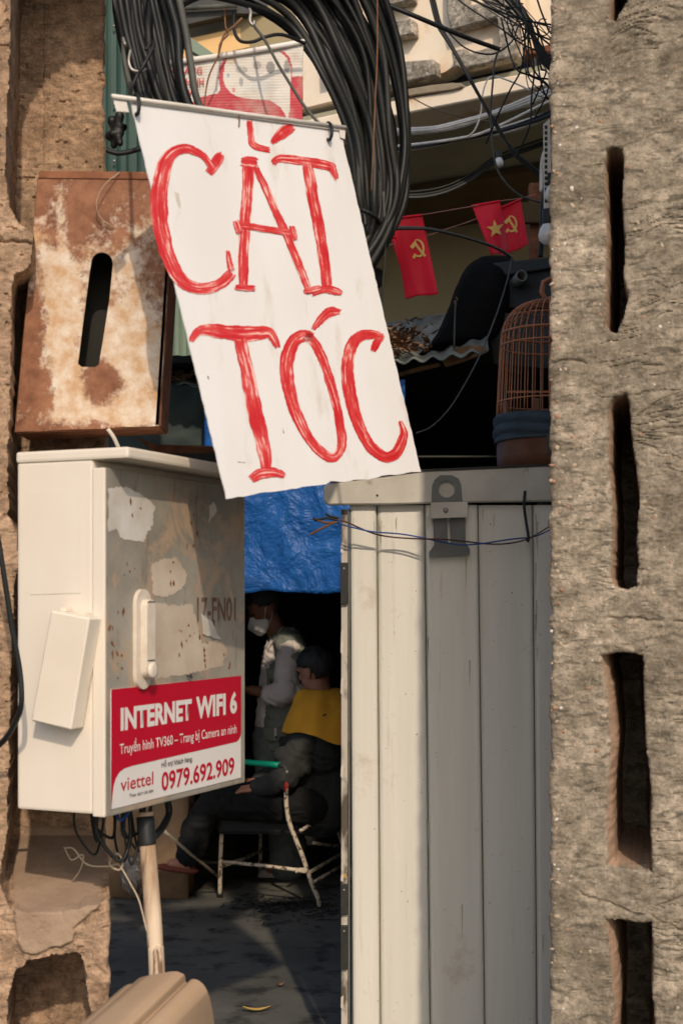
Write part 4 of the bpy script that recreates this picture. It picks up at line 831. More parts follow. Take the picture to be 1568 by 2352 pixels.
# ================================================================== SMALL RIBBED ADVERTISING BOARD
Bn = [U(352, 146, 3.5), U(697, 93, 3.66), U(694, 330, 3.66), U(350, 372, 3.5)]
ban = thing('advertising_board', (Bn[0] + Bn[2]) / 2 - Z1 * 0.13, 'small faded white and red ribbed plastic board hanging among the cables', 'sign')
bx_ = (Bn[1] - Bn[0]).normalized(); bnn = bx_.cross(Z1).normalized(); bnn = bnn if bnn.y < 0 else -bnn
def bpix(x, y): p = RP(x, y, Bn[0], bnn); return p
def board2():
    nx, ny = 150, 150; V, Fc, colr = [], [], []
    gx, gy = np.meshgrid(np.linspace(0, 1, nx + 1), np.linspace(0, 1, ny + 1))
    P = [[np.array(Bn[0].lerp(Bn[1], s).lerp(Bn[3].lerp(Bn[2], s), t)) for s in np.linspace(0, 1, nx + 1)] for t in np.linspace(0, 1, ny + 1)]; P = np.array(P)
    ix = 784 + P[..., 0] / P[..., 1] * F; iy = 1375 - (P[..., 2] - 1.55) / P[..., 1] * F
    rib = 0.00035 * np.sin((iy + 0.02 * ix) * 2 * math.pi / 6.6)[..., None] * np.array(bnn); P = P + rib + 0.004 * (fbm(gx * 4, gy * 3, 3, 3) - 0.5)[..., None] * np.array(bnn) * 2
    white = np.array([0.62, 0.58, 0.52]); red = np.array([0.45, 0.04, 0.05]); col = np.tile(white, (ny + 1, nx + 1, 1))
    def put(m, c, a=1.0): col[...] = np.where(m[..., None], col * (1 - a) + np.array(c) * a, col)
    swoosh = [(440, 235), (462, 222), (500, 214), (506, 205), (502, 180), (504, 155), (514, 135), (524, 126), (516, 150), (512, 180), (518, 200), (528, 212), (545, 222), (580, 228), (620, 230), (644, 246), (655, 262), (665, 300), (665, 360), (340, 360), (340, 290)]
    put(sdf(ix, iy, swoosh) < 0, red); put(sdf(ix, iy, [(668, 176), (697, 174), (697, 340), (662, 340), (664, 260)]) < 0, red)
    ring = sdf(ix, iy, [(640, 116), (654, 118), (666, 132), (672, 155), (671, 180), (668, 180), (668, 155), (660, 134), (648, 122)]); put(ring < 0, red)
    for (x, y, rx, ry, c, a) in [(590, 150, 9, 10, (0.12, 0.11, 0.1), .6), (621, 155, 10, 14, (0.08, 0.09, 0.09), .75), (659, 152, 7, 15, (0.1, 0.1, 0.1), .65), (555, 160, 14, 8, (0.2, 0.2, 0.16), .5), (554, 188, 5, 11, (0.15, 0.2, 0.2), .6), (524, 173, 3, 5, (0.1, 0.3, 0.45), .8), (536, 207, 4, 5, (0.6, 0.1, 0.1), .7), (530, 138, 14, 10, (0.5, 0.36, 0.22), .6), (600, 200, 40, 14, (0.5, 0.52, 0.5), .5)]:
        put(((ix - x) / rx) ** 2 + ((iy - y) / ry) ** 2 < 1, c, a)
    put(iy < 128 - (ix - 430) * 0.115 + 10, (0.55, 0.50, 0.43), .8)
    V = P.reshape(-1, 3); Fc = [(j * (nx + 1) + i, (j + 1) * (nx + 1) + i, (j + 1) * (nx + 1) + i + 1, j * (nx + 1) + i + 1) for j in range(ny) for i in range(nx)]
    o = mesh('panel', V, Fc, MT['print'], ban, True); a = o.data.color_attributes.new('print', 'FLOAT_COLOR', 'POINT')
    a.data.foreach_set('color', np.concatenate([col, np.ones(col.shape[:2] + (1,))], -1).reshape(-1).astype('f')); sm = o.modifiers.new('thickness', 'SOLIDIFY'); sm.thickness = 0.003; sm.offset = -1
board2()
tube('rolled_top_edge', [Bn[0] + bnn * 0.002 - Z1 * 0.004, (Bn[0] + Bn[1]) / 2 + bnn * 0.004 - Z1 * 0.008, Bn[1] + bnn * 0.002 - Z1 * 0.004], 0.0075, MT['label_white'], ban, 8, smooth_n=6)
for s_, x0, x1, y, cap in (('INTERNET', 352, 446, 149, 16), ('CÁP QUANG', 352, 464, 171, 14), ('TRUYỀN HÌNH', 352, 468, 199, 17), ('VIETTEL TV', 352, 442, 222, 15)):
    p = bpix(x0, y) + bnn * 0.003; w = (bpix(x1, y) - bpix(x0, y)).length
    d = (bpix(x1, y - (x1 - x0) * 0.02) - bpix(x0, y)).normalized(); text('lettering', s_, (p, d, Z1), w, cap / F * 3.55, MT['faded_red'], ban, 0.02)

# ================================================================== CABLE COIL
coil = thing('cable_coil', U(620, 700, 3.7), 'huge coil of thick black cables hanging behind the haircut sign', 'cable coil')
INN = [(620, 560), (470, 400), (392, 190), (388, 62), (430, 6), (510, 2), (640, 66), (735, 175), (790, 320), (815, 450), (828, 525), (740, 610)]
OUT = [(700, 720), (420, 470), (318, 225), (262, -10), (300, -230), (560, -340), (790, -170), (900, 70), (940, 290), (930, 440), (888, 552), (800, 680)]
def coil_depth(x): return 3.36 + max(0, x - 300) / 480 * 0.36
NL = 46
for k in range(NL):
    t = (k + rnd.uniform(0, 0.9)) / NL; t = t ** 0.9; P = []
    lay = rnd.uniform(-0.02, 0.16)
    for i, (a, b) in enumerate(zip(INN, OUT)):
        tt = min(1.03, max(-0.03, t + rnd.gauss(0, 0.035))); x = a[0] + (b[0] - a[0]) * tt; y = a[1] + (b[1] - a[1]) * tt
        d = coil_depth(x) + lay + rnd.uniform(-0.015, 0.015)
        if i in (2, 3): d = min(d, 3.44 + lay * 0.3)                       # left run passes in front of the small board
        if i in (6, 7, 8, 9): d = max(d, 3.70 + lay)                       # right run hangs behind it
        P.append(U(x + rnd.uniform(-5, 5), y + rnd.uniform(-5, 5), d))
    tube('cable', P, rnd.choice([0.0065, 0.008, 0.0095, 0.0105]), MT['black_cable'] if k % 4 else MT['dusty_cable'], coil, 7, True, 7)
# tie around the gathered lower right
tube('tie', [U(820 + 34 * math.cos(a) + 20, 505 + 20 * math.sin(a) + 14 * math.cos(a), 3.82 + 0.13 * math.sin(a)) for a in np.linspace(0, 6.28, 15)[:-1]], 0.006, MT['black_cable'], coil, 6, True)
GC = 'black cables running down left of the coil'
for k in range(13):
    x0 = 258 + k * 12 + rnd.uniform(-5, 5); x1 = 300 + k * 11 + rnd.uniform(-6, 10); d = 3.30 + rnd.uniform(0, 0.09)
    wire('hanging_cable', [(x0 - 30, -180, d + .05), (x0, -30, d), (x0 + 22 + rnd.uniform(-8, 8), 70, d), ((x0 + 2 * x1) / 3 + 8 + rnd.uniform(-6, 6), 150, d), (x1 + 18, 235, d), (x1 + 70, 330, d + .02), (x1 + 120, 420, d + .05)], d, rnd.choice([0.006, 0.0075, 0.009]), MT['black_cable'] if k % 6 else MT['grey_cable'],
         'black cable in the steep bundle left of the small advertising board', 'cable', GC, n=7)
# steel hooks
hk = wire('steel_hook', [(556, -30, 3.6), (560, 6, 3.6), (575, 25, 3.58), (574, 48, 3.57), (582, 58, 3.57), (584, 48, 3.57)], 3.57, 0.0045, MT['steel'], 'bent steel hook above the small advertising board', 'hook')
hk = wire('steel_hook', [(300, 115, 3.26), (296, 140, 3.25), (304, 160, 3.25), (325, 164, 3.25), (335, 158, 3.26)], 3.25, 0.0035, MT['steel'], 'bright bent steel hook in the left cable bundle', 'hook')
hk = wire('steel_hook', [(283, 88, 3.27), (287, 100, 3.25), (289, 106, 3.26)], 3.26, 0.004, MT['steel'], 'short steel clip at the top of the left cable bundle', 'hook')
wire('loop_wire', [(335, 115, 3.27), (350, 95, 3.28), (352, 108, 3.26), (330, 150, 3.24), (312, 180, 3.24), (300, 215, 3.2), (310, 245, 3.0)], 3.25, 0.0045, MT['black_cable'], 'black wire looped round the left bundle and tied to the sign rail', 'wire')
wire('loop_wire', [(537, 30, 3.56), (538, 70, 3.54), (552, 94, 3.53), (580, 96, 3.52), (612, 84, 3.52), (650, 80, 3.55), (700, 100, 3.6)], 3.54, 0.0045, MT['black_cable'], 'black wire drooping in a loop over the small advertising board top', 'wire')
wire('loop_wire', [(585, 62, 3.56), (610, 95, 3.5), (640, 150, 3.48), (680, 215, 3.47), (700, 245, 3.46), (730, 280, 3.44), (750, 295, 3.45)], 3.48, 0.0038, MT['grey_cable'], 'grey wire running diagonally across the small board to the sign rail', 'wire')
wire('tie_wire', [(516, 20, 3.55), (518, 60, 3.54), (524, 78, 3.52), (506, 100, 3.5), (500, 130, 3.49), (480, 175, 3.48), (471, 225, 3.46), (470, 250, 3.42)], 3.5, 0.0022, MT['brown_wire'], 'thin dark wire holding up the small advertising board', 'wire')
wire('tie_wire', [(556, 42, 3.55), (535, 62, 3.54), (515, 80, 3.53), (505, 112, 3.5), (502, 132, 3.49)], 3.5, 0.003, MT['brown_wire'], 'twisted rusty wire knotted to the small advertising board', 'wire')

# ================================================================== OVERHEAD AND LOOSE CABLES
wire('overhead_cable', [(860, -8, 4.6), (884, 8, 4.6), (960, 40, 4.6), (1060, 82, 4.7), (1143, 112, 4.8)], 4.7, 0.0075, MT['black_cable'], 'thick straight black cable ending in mid air before the balcony', 'cable')
for k, off in enumerate((0, 9, 5)):
    wire('overhead_cable', [(984 + off, -20, 5.2), (1003 + off, 55, 5.2), (1030 + off * .6, 100, 5.2), (1064 + off * .4, 158, 5.2), (1109 + off * .3, 238, 5.2), (1146 + off * .5, 302, 5.2), (1186 - off, 352, 5.2), (1228, 388 + off, 5.2), (1262, 418 + off, 5.2), (1300, 440, 5.2)], 5.2, 0.0048 - k * 0.0008, MT['black_cable'], 'black cable sagging diagonally from the top past the balcony corner', 'cable', 'cables sagging past the balcony corner')
wire('overhead_wire', [(1148, 108, 5.0), (1136, 140, 5.0), (1131, 190, 5.0), (1126, 260, 5.0), (1130, 330, 5.0), (1140, 385, 5.0), (1165, 425, 5.0), (1200, 452, 5.0), (1246, 466, 5.0)], 5.0, 0.0036, MT['grey_cable'], 'grey wire hanging straight down and curling toward the right pole', 'wire')
wire('overhead_wire', [(1000, 40, 5.1), (1035, 80, 5.1), (1065, 108, 5.1), (1100, 122, 5.1), (1138, 122, 5.1), (1175, 95, 5.1), (1190, 60, 5.1), (1215, 50, 5.1)], 5.1, 0.003, MT['black_cable'], 'black wire swooping in a shallow loop across the key pattern', 'wire')
wire('overhead_cable', [(880, 528, 3.8), (915, 524, 4.2), (984, 526, 4.6), (1050, 540, 4.9), (1110, 558, 5.2), (1150, 575, 5.4), (1174, 592, 5.6)], 4.8, 0.0062, MT['black_cable'], 'black cable curving across the left flag to the black cover', 'cable')
wire('grey_cord', [(1174, 592, 5.55), (1165, 640, 5.5), (1140, 720, 5.4), (1105, 808, 5.2), (1068, 880, 5.1), (1030, 940, 5.0), (990, 980, 4.9), (955, 995, 4.8)], 5.2, 0.003, MT['grey_cable'], 'slender grey cord sagging across the dark gap below the roof', 'cord')
wire('overhead_wire', [(880, 440, 3.78), (884, 560, 3.8), (880, 640, 3.85), (876, 710, 3.9)], 3.8, 0.004, MT['grey_cable'], 'grey wire dangling from the coil beside the sign edge', 'wire')
wire('overhead_wire', [(866, -10, 3.6), (866, 120, 3.6), (861, 240, 3.6), (856, 360, 3.6), (852, 440, 3.62)], 3.6, 0.0022, MT['brown_wire'], 'thin brown wire hanging over the front of the coil', 'wire')
wire('steel_rod', [(1046, 690, 5.85), (1044, 740, 5.85), (1042, 812, 5.85)], 5.85, 0.004, MT['grey_cable'], 'thin grey rod standing on the roof edge', 'rod', sn=2)
wire('tie_wire', [(1046, 682, 5.85), (1050, 688, 5.85), (1042, 694, 5.85), (1049, 698, 5.85)], 5.85, 0.003, MT['brown_wire'], 'twist of rusty wire on top of the thin rod', 'wire')
GB = 'pale cables under the soffit'
for k in range(13):
    j = rnd.uniform(-9, 9); d = 6.9 + rnd.uniform(-.1, .1); w = k % 3 != 2
    wire('soffit_cable', [(880, 306 + j, d + .4), (940, 303 + j, d + .2), (1000, 298 + j * .9, d), (1060, 284 + j * .9 + rnd.uniform(-4, 4), d), (1130, 262 + j + rnd.uniform(-5, 5), d), (1200, 238 + j * 1.3, d - .1), (1300, 196 + j * 1.6, d - .2)], d, rnd.choice([0.005, 0.006, 0.008]), MT['white_cable'] if w else MT['black_cable'],
         'white cable in the upper bundle under the balcony soffit' if w else 'black cable in the upper bundle under the balcony soffit', 'cable', GB)
for k in range(10):
    j = rnd.uniform(-7, 7); d = 6.7 + rnd.uniform(-.1, .1); w = k % 2 == 0; u = rnd.choice([0, 0, 22])
    wire('soffit_cable', [(880, 345 + j, d + .4), (945, 339 + j, d + .2), (1010, 329 + j * .7, d), (1055, 320 + j * .4, d), (1100, 312 + j * .7, d), (1160, 300 + j + rnd.uniform(-6, 6) - u * .3, d), (1250, 270 + j * 1.6 - u, d - .1), (1320, 235 + j - u, d - .2)], d, rnd.choice([0.0045, 0.0055, 0.007]), MT['white_cable'] if w else MT['black_cable'],
         'white cable in the lower knotted bundle under the balcony soffit' if w else 'black cable in the lower knotted bundle under the balcony soffit', 'cable', GB)
wire('white_wire', [(1070, 316, 6.6), (1090, 298, 6.6), (1103, 262, 6.6), (1108, 215, 6.6), (1120, 182, 6.6), (1138, 176, 6.6), (1180, 190, 6.6), (1225, 212, 6.6)], 6.6, 0.004, MT['white_cable'], 'single white wire arching up over the balcony beam', 'wire')
for k in range(7):
    j = rnd.uniform(-8, 8); d = 8.6
    wire('soffit_cable', [(900, 446 + j * .6, d), (960, 447 + j, d), (1020, 436 + j, d), (1080, 408 + j, d), (1140, 366 + j, d), (1250, 325 + j, d)], d, 0.007, MT['black_cable'], 'dark cable in the sagging bundle against the brown beam', 'cable', 'dark cables under the brown beam')
wire('soffit_cable', [(930, 215, 7.6), (985, 245, 7.6), (1035, 262, 7.6), (1100, 275, 7.6), (1150, 285, 7.6)], 7.6, 0.003, MT['black_cable'], 'fine dark wire crossing the balcony beam on the left', 'wire')
# tangle at the top right
GT = 'tangle of thin black wires at the top right'
for k in range(16):
    d = 4.4 + rnd.uniform(-.3, .4); x0 = rnd.uniform(1000, 1270); x1 = rnd.uniform(1190, 1300); y1 = rnd.uniform(40, 260); sg = rnd.uniform(-10, 34)
    cx_, cy_ = (1208 + rnd.gauss(0, 16), 52 + rnd.gauss(0, 18)) if k % 2 else ((x0 + x1) / 2 + rnd.uniform(-10, 10), (y1 - 40) / 2 + sg)
    P = [(x0, -50, d), ((x0 * 2 + cx_) / 3 + rnd.uniform(-6, 6), (-50 * 1 + cy_) / 2 - 4, d), (cx_, cy_, d), ((cx_ + x1) / 2 + rnd.uniform(-8, 8), (cy_ + y1) / 2 + sg * .5, d), (x1, y1, d), (x1 + rnd.uniform(20, 60), y1 + rnd.uniform(10, 50), d)]
    wire('tangled_wire', P, d, rnd.choice([0.0016, 0.0022, 0.003]), MT['black_cable'], 'thin black wire in the tangle at the top right beside the grey pole', 'wire', GT, n=5)
for k in range(3):
    d = 4.5; x0, y0 = 1205 + rnd.gauss(0, 18), 60 + rnd.gauss(0, 20); r_ = rnd.uniform(10, 26); e_ = rnd.uniform(1.2, 2.2)
    wire('tangled_wire', [(x0 + r_ * math.cos(t), y0 + r_ * e_ * math.sin(t), d + .02 * math.sin(t)) for t in np.linspace(0, 5.2, 7)], d, 0.002, MT['black_cable'], 'thin black wire curled into a loop in the top right tangle', 'wire', GT, n=5)
for k in range(4):
    wire('tangled_wire', [(1130 + k * 9, -40, 4.5), (1180 + k * 6, 20, 4.5), (1208 + k * 3, 55, 4.5), (1235, 100 + k * 5, 4.5), (1262, 140 + k * 6, 4.5), (1300, 180, 4.5)], 4.5, 0.007, MT['black_cable'], 'thick black strand in the tangle at the top right beside the grey pole', 'cable', GT)
for k, (x0, x1, x2, y2) in enumerate([(1205, 1225, 1215, 290), (1208, 1198, 1145, 260), (1212, 1240, 1252, 170), (1150, 1180, 1258, 200)]):
    wire('overhead_wire', [(x0, 40, 4.6), (x1, 150, 4.6), ((x1 + x2) / 2, (150 + y2) / 2, 4.6), (x2, y2, 4.6), (x2 - 30, y2 + 70, 4.7)], 4.6, 0.003, MT['black_cable'], 'thin black wire dropping from the top right tangle past the soffit', 'wire', 'wires dropping from the tangle')

# ---- white conduit, slotted rail and lamps beside the grey pole
cnd = thing('slotted_rail', U(1255, 480, 4.4), 'white perforated steel rail standing beside the grey pole', 'rail')
V_ = [U(1247, 285, 4.4), U(1262, 272, 4.4), U(1266, 480, 4.4), U(1248, 480, 4.4)]; prism('strip', V_, Y1 * 0.004, MT['white_paint'], cnd)
for k in range(14): boxo('slot', U(1253, 292 + k * 13, 4.398), 0.004, 0.0015, 0.005, MT['black_metal'], cnd)
wire('white_conduit', [(1300, 336, 4.5), (1262, 340, 4.5), (1250, 352, 4.5), (1244, 380, 4.5), (1243, 440, 4.5)], 4.5, 0.0075, MT['white_cable'], 'white plastic conduit bending beside the grey pole', 'conduit')
wire('black_conduit', [(1258, 372, 4.45), (1254, 420, 4.45), (1246, 470, 4.45), (1244, 540, 4.45), (1240, 590, 4.45)], 4.45, 0.009, MT['black_cable'], 'black cable running down beside the white bulb', 'cable')
def bulb(x, y, d, r, label, down=True):
    t = thing('light_bulb', U(x, y + 20, d), label, 'light bulb'); ax = -Z1
    lathe('glass', [(0.001, r * 2.2), (r * .5, r * 2.1), (r * .9, r * 1.7), (r, r * 1.2), (r * .85, r * .6), (r * .55, r * .1), (r * .5, 0)], U(x, y, d) + Z1 * r * 1.2, MT['bulb'], t, 18, axis=ax)
    lathe('holder', [(r * .6, -r * 1.4), (r * .62, 0), (r * .56, r * .2), (r * .1, r * .25)], U(x, y, d) + Z1 * r * 1.15, MT['black_metal'], t, 14, axis=ax); return t
bulb(1145, 374, 6.2, 0.02, 'small white bulb hanging below the soffit cables')
bulb(1258, 540, 4.4, 0.031, 'white bulb in a black holder beside the grey pole, left of its edge')
bulb(1268, 448, 4.4, 0.026, 'white bulb mostly hidden behind the grey pole above the other bulb')
pst = thing('timber_post', U(1230, 620, 7.0), 'old brown timber post and clamps behind the right flags', 'post')
boxo('post', U(1228, 540, 7.0), 0.03, 0.03, 0.25, MT['rust_plain'], pst, 0.004); boxo('clamp', U(1222, 490, 6.95), 0.06, 0.02, 0.05, MT['brown_beam'], pst, 0.004)

# ================================================================== FLAGS
def flag(corners, d, label, emblem=None, sway=0.03, seed=0, crease=None):
    """corners TL, TR, BR, BL in sight coords"""
    nx, ny = 22, 30; V, Fc = [], []; C = [Vector((c[0], c[1], 0)) for c in corners]; dep = {}
    def pos(s, t, out=0.0):
        p = C[0].lerp(C[1], s).lerp(C[3].lerp(C[2], s), t)
        dd = d + sway * (math.sin(s * 3.1 + seed) * 0.8 * (0.3 + t) + 0.5 * math.sin(t * 4 + s * 2 + seed * 2)) + 0.012 * math.sin(s * 9 + seed) * t - out
        return U(p.x, p.y + 2.0 * math.sin(s * 7 + seed) * t, dd)
    for j in range(ny + 1):
        for i in range(nx + 1): V.append(pos(i / nx, j / ny))
    for j in range(ny):
        for i in range(nx): a = j * (nx + 1) + i; Fc.append((a, a + nx + 1, a + nx + 2, a + 1))
    t = thing('flag', pos(0.5, 1.0), label, 'flag'); o = mesh('cloth', V, Fc, MT['flag_red'], t, True); sm = o.modifiers.new('thickness', 'SOLIDIFY'); sm.thickness = 0.0015; sm.offset = 1
    tube('hem', [pos(s, 0.0, 0.003) for s in np.linspace(0, 1, 9)], 0.006, MT['flag_red'], t, 6)
    if emblem:
        for poly in emblem:     # polygon in sight coordinates, mapped onto the cloth
            bm = bmesh.new(); vs_ = [bm.verts.new((p[0], p[1], 0)) for p in poly]; bm.faces.new(vs_)
            bmesh.ops.triangulate(bm, faces=bm.faces); bmesh.ops.subdivide_edges(bm, edges=bm.edges, cuts=2)
            me = bpy.data.meshes.new('emblem')
            for v in bm.verts:
                s, tt = inv(C, v.co.x, v.co.y); v.co = pos(s, tt, 0.006)
            bm.to_mesh(me); bm.free(); e = link('emblem', me, t, MT['flag_gold'])
    return t
def inv(C, x, y):
    s, t = 0.5, 0.5
    for _ in range(12):
        p = C[0].lerp(C[1], s).lerp(C[3].lerp(C[2], s), t); dx, dy = x - p.x, y - p.y
        a = (C[1] - C[0]).lerp(C[2] - C[3], t); b = (C[3] - C[0]).lerp(C[2] - C[1], s); det = a.x * b.y - a.y * b.x
        s += (dx * b.y - dy * b.x) / det; t += (a.x * dy - a.y * dx) / det
    return s, t
def z5(x, y): return (832.5 + x * 0.2929, 430.6 + y * 0.2929)
def hs(cx, cy, k, rot):
    """crossed sickle and hammer, outline polygons, unit about 1 high"""
    out = []
    arc_o = [(0.30 * 1.0 * math.cos(a) + 0.05, 0.42 * math.sin(a)) for a in np.linspace(R(118), R(-128), 22)]
    arc_i = [(0.235 * math.cos(a) + 0.02, 0.345 * math.sin(a) + 0.012) for a in np.linspace(R(-122), R(112), 20)]
    sick = arc_o + arc_i
    handle_ = [(-0.24, -0.42), (-0.14, -0.50), (-0.03, -0.30), (-0.13, -0.24)]
    ham_h = [(-0.13, 0.20), (-0.04, 0.26), (0.40, -0.34), (0.31, -0.42)]
    ham_t = [(-0.32, 0.08), (-0.20, -0.04), (0.02, 0.18), (-0.04, 0.36), (-0.12, 0.30)]
    c, s = math.cos(rot), math.sin(rot)
    for p in (sick, handle_, ham_h, ham_t): out.append([(cx + (x * c - y * s) * k, cy - (x * s + y * c) * k) for x, y in p])
    return out
def star(cx, cy, r, rot):
    P = []
    for i in range(10): a = rot + math.pi * i / 5; q_ = r if i % 2 == 0 else r * 0.40; P.append((cx + q_ * math.sin(a), cy - q_ * math.cos(a)))
    return [P]
flag([(897, 545), (965, 535), (985, 650), (935, 668)], 6.75, 'plain red flag half hidden behind the left hammer flag', None, 0.02, 1)
flag([(900, 502), (969, 494), (1006, 674), (932, 686)], 6.55, 'red flag with gold hammer and sickle hanging left over the roof', hs(957, 570, 50, R(4)), 0.03, 2)
flag([(1148, 478), (1194, 458), (1213, 560), (1150, 592)], 6.75, 'red flag with gold hammer and sickle hanging behind the star flag', hs(1171, 514, 46, R(-2)), 0.03, 3)
flag([(1083, 473), (1147, 462), (1166, 574), (1128, 588)], 6.55, 'red flag with gold star hanging right in front of another flag', star(1137, 525, 21, R(-8)), 0.035, 4)
wire('flag_string', [(840, 512, 6.55), (900, 502, 6.55), (970, 493, 6.55), (1083, 474, 6.55), (1147, 462, 6.55), (1196, 455, 6.55), (1230, 446, 6.6)], 6.55, 0.0022, MT['string'], 'upper pink string carrying the front flags', 'string')
wire('flag_string', [(840, 575, 6.76), (898, 562, 6.76), (985, 540, 6.76), (1020, 528, 6.76), (1095, 502, 6.76), (1148, 478, 6.76), (1196, 458, 6.76)], 6.76, 0.0022, MT['string'], 'lower pink string carrying the rear flags', 'string')

# ================================================================== BIRDCAGE
CD = 5.0; CX = 1262; pc = U(CX, 1000, CD); kz = CD / F
def cz(y): return 1.55 + (1375 - y) * kz
cage = thing('birdcage', Vector((pc.x, CD, cz(1066))), 'orange-brown bamboo birdcage with domed top half hidden by the grey pole', 'birdcage')
cr_ = 112 * kz; cr_b = 121 * kz
prof = [(122, 957), (119, 900), (116, 840), (113, 792), (109, 758), (98, 731), (78, 709), (50, 696), (14, 689)]
NB = 40
for k in range(NB):
    a = 2 * math.pi * k / NB; P = [Vector((pc.x + r * kz * math.cos(a), CD + r * kz * math.sin(a), cz(y))) for r, y in prof]
    tube('bar', P, 0.0021, MT['bamboo'], cage, 5, smooth_n=2)
for r, y, t in ((110, 766, 0.0045), (113, 795, 0.0035), (98, 731, 0.002), (78, 709, 0.002), (64, 702, 0.002), (50, 696, 0.002), (32, 692, 0.002), (120, 925, 0.003), (14, 689, 0.004)):
    tube('hoop', [Vector((pc.x + r * kz * math.cos(a), CD + r * kz * math.sin(a), cz(y))) for a in np.linspace(0, 2 * math.pi, 41)[:-1]], t, MT['bamboo'], cage, 6, True)
lathe('finial', [(0.018, 0), (0.024, 0.006), (0.012, 0.014), (0.006, 0.02), (0.001, 0.021)], Vector((pc.x, CD, cz(694))), MT['bamboo'], cage, 16)
tube('hanging_hook', [Vector((pc.x + (x - CX) * kz, CD, cz(y))) for x, y in ((1262, 692), (1252, 688), (1243, 670), (1247, 648), (1262, 640), (1282, 645), (1286, 664))], [0.007, 0.008, 0.009, 0.009, 0.008, 0.007, 0.005] , MT['bamboo'], cage, 8)
for x0, x1 in ((1147, 1162), (1206, 1224)):
    a = math.acos(max(-1, min(1, ((x0 + x1) / 2 - CX) / 122))); c_ = Vector((pc.x + 122 * kz * math.cos(a), CD - 122 * kz * math.sin(a), cz(945)))
    boxo('door_block', c_, 0.012, 0.006, 0.022, MT['cage_tray'], cage, 0.002, ax=Vector((math.sin(a), math.cos(a), 0)).normalized(), ay=Vector((math.cos(a), -math.sin(a), 0)))
lathe('tray', [(118 * kz, cz(1066) - 0.03), (122 * kz, cz(1050)), (122 * kz, cz(1018)), (123 * kz, cz(1014)), (123 * kz, cz(1008)), (121 * kz, cz(960)), (1 * kz, cz(960))], Vector((pc.x, CD, 0)), MT['cage_tray'], cage, 40)
boxo('tray_clip', Vector((pc.x + (1240 - CX) * kz, CD - 121 * kz, cz(1030))), 0.004, 0.004, 0.04, MT['grey_cable'], cage, 0.001)
boxo('perch', Vector((pc.x, CD, cz(900))), 0.15, 0.004, 0.004, MT['bamboo'], cage, 0.001)
def cloth_wrap():
    n, m = 64, 16; V, Fc = [], []
    for j in range(m + 1):
        for i in range(n):
            a = 2 * math.pi * i / n; t = j / m; y = 953 + 72 * t + 12 * math.sin(a * 1.0 + 0.5) * (t - .3)
            f = math.sin(t * 15 + 2.2 * math.sin(a * 2 + 1) + a) * 2.6 + math.sin(t * 34 + a * 3) * 0.8
            r = (124.5 + f + 3 * math.sin(math.pi * t)) * kz; V.append(Vector((pc.x + r * math.cos(a), CD + r * math.sin(a), cz(y))))
    for j in range(m):
        for i in range(n): Fc.append((j * n + i, j * n + (i + 1) % n, (j + 1) * n + (i + 1) % n, (j + 1) * n + i))
    o = mesh('wrapped_cloth', V, Fc, MT['slate_cloth'], None, True); s = o.modifiers.new('thickness', 'SOLIDIFY'); s.thickness = 0.003; s.offset = -1; tag(o, 'slate blue cloth wrapped round the foot of the birdcage', 'cloth')
cloth_wrap()
stool = thing('cage_stand', Vector((pc.x, CD, 0)), 'dark stand carrying the birdcage behind the gate', 'stand')
lathe('column', [(0.1, 0), (0.1, 0.03), (0.03, 0.06), (0.03, cz(1066) - 0.08), (0.12, cz(1066) - 0.06), (0.12, cz(1066) - 0.031)], Vector((pc.x, CD, 0)), MT['black_metal'], stool, 16)
# ================================================================== METAL GATE
YG = 4.6
gate = thing('metal_gate', U(1040, 2610, YG), 'cream ribbed sheet-metal gate with grey latch beside the grey pole', 'gate')
def gp(x, y, dd=0.0): return U(x, y, YG + dd)
def gx_(x): return (x - 784) / F * YG
ztop, zbot = gp(0, 1160).z, 0.02
# sheet: separate pressed panels between grooves, each with its own folded profile
edges = [802, 866, 975, 1098, 1224, 1330]; leanx = {802: 6, 866: 8, 975: 13, 1098: 16, 1224: 10, 1330: 10}
lev = [0.000, 0.006, 0.000, 0.008, 0.002]
for k in range(5):
    a, b = edges[k], edges[k + 1]; V, Fc = [], []
    prof = [(a + 1.0, 0.018), (a + 4, lev[k] + 0.004), (a + 9, lev[k]), (b - 9, lev[k]), (b - 4, lev[k] + 0.003), (b - 1.0, 0.018)]
    NZ = 24
    for j in range(NZ + 1):
        t = j / NZ; z = ztop + (zbot - ztop) * t; yimg = 1375 - (z - 1.55) / YG * F
        for i, (x, dd) in enumerate(prof):
            la = leanx[a] if i < 3 else leanx[b]; xx = x + la * (yimg - 1160) / 1192.0
            V.append(Vector((gx_(xx), YG + dd + 0.0012 * math.sin(t * 9 + k * 2), z)))
    n = len(prof)
    for j in range(NZ):
        for i in range(n - 1): Fc.append((j * n + i, (j + 1) * n + i, (j + 1) * n + i + 1, j * n + i + 1))
    o = mesh('panel', V, Fc, MT['gate'], gate, False); s = o.modifiers.new('thickness', 'SOLIDIFY'); s.thickness = 0.0015; s.offset = -1
boxo('backing_sheet', Vector((gx_(1075), YG + 0.028, (ztop + zbot) / 2)), (gx_(1340) - gx_(806)) / 2, 0.004, (ztop - zbot) / 2, MT['dark_grey_metal'], gate)
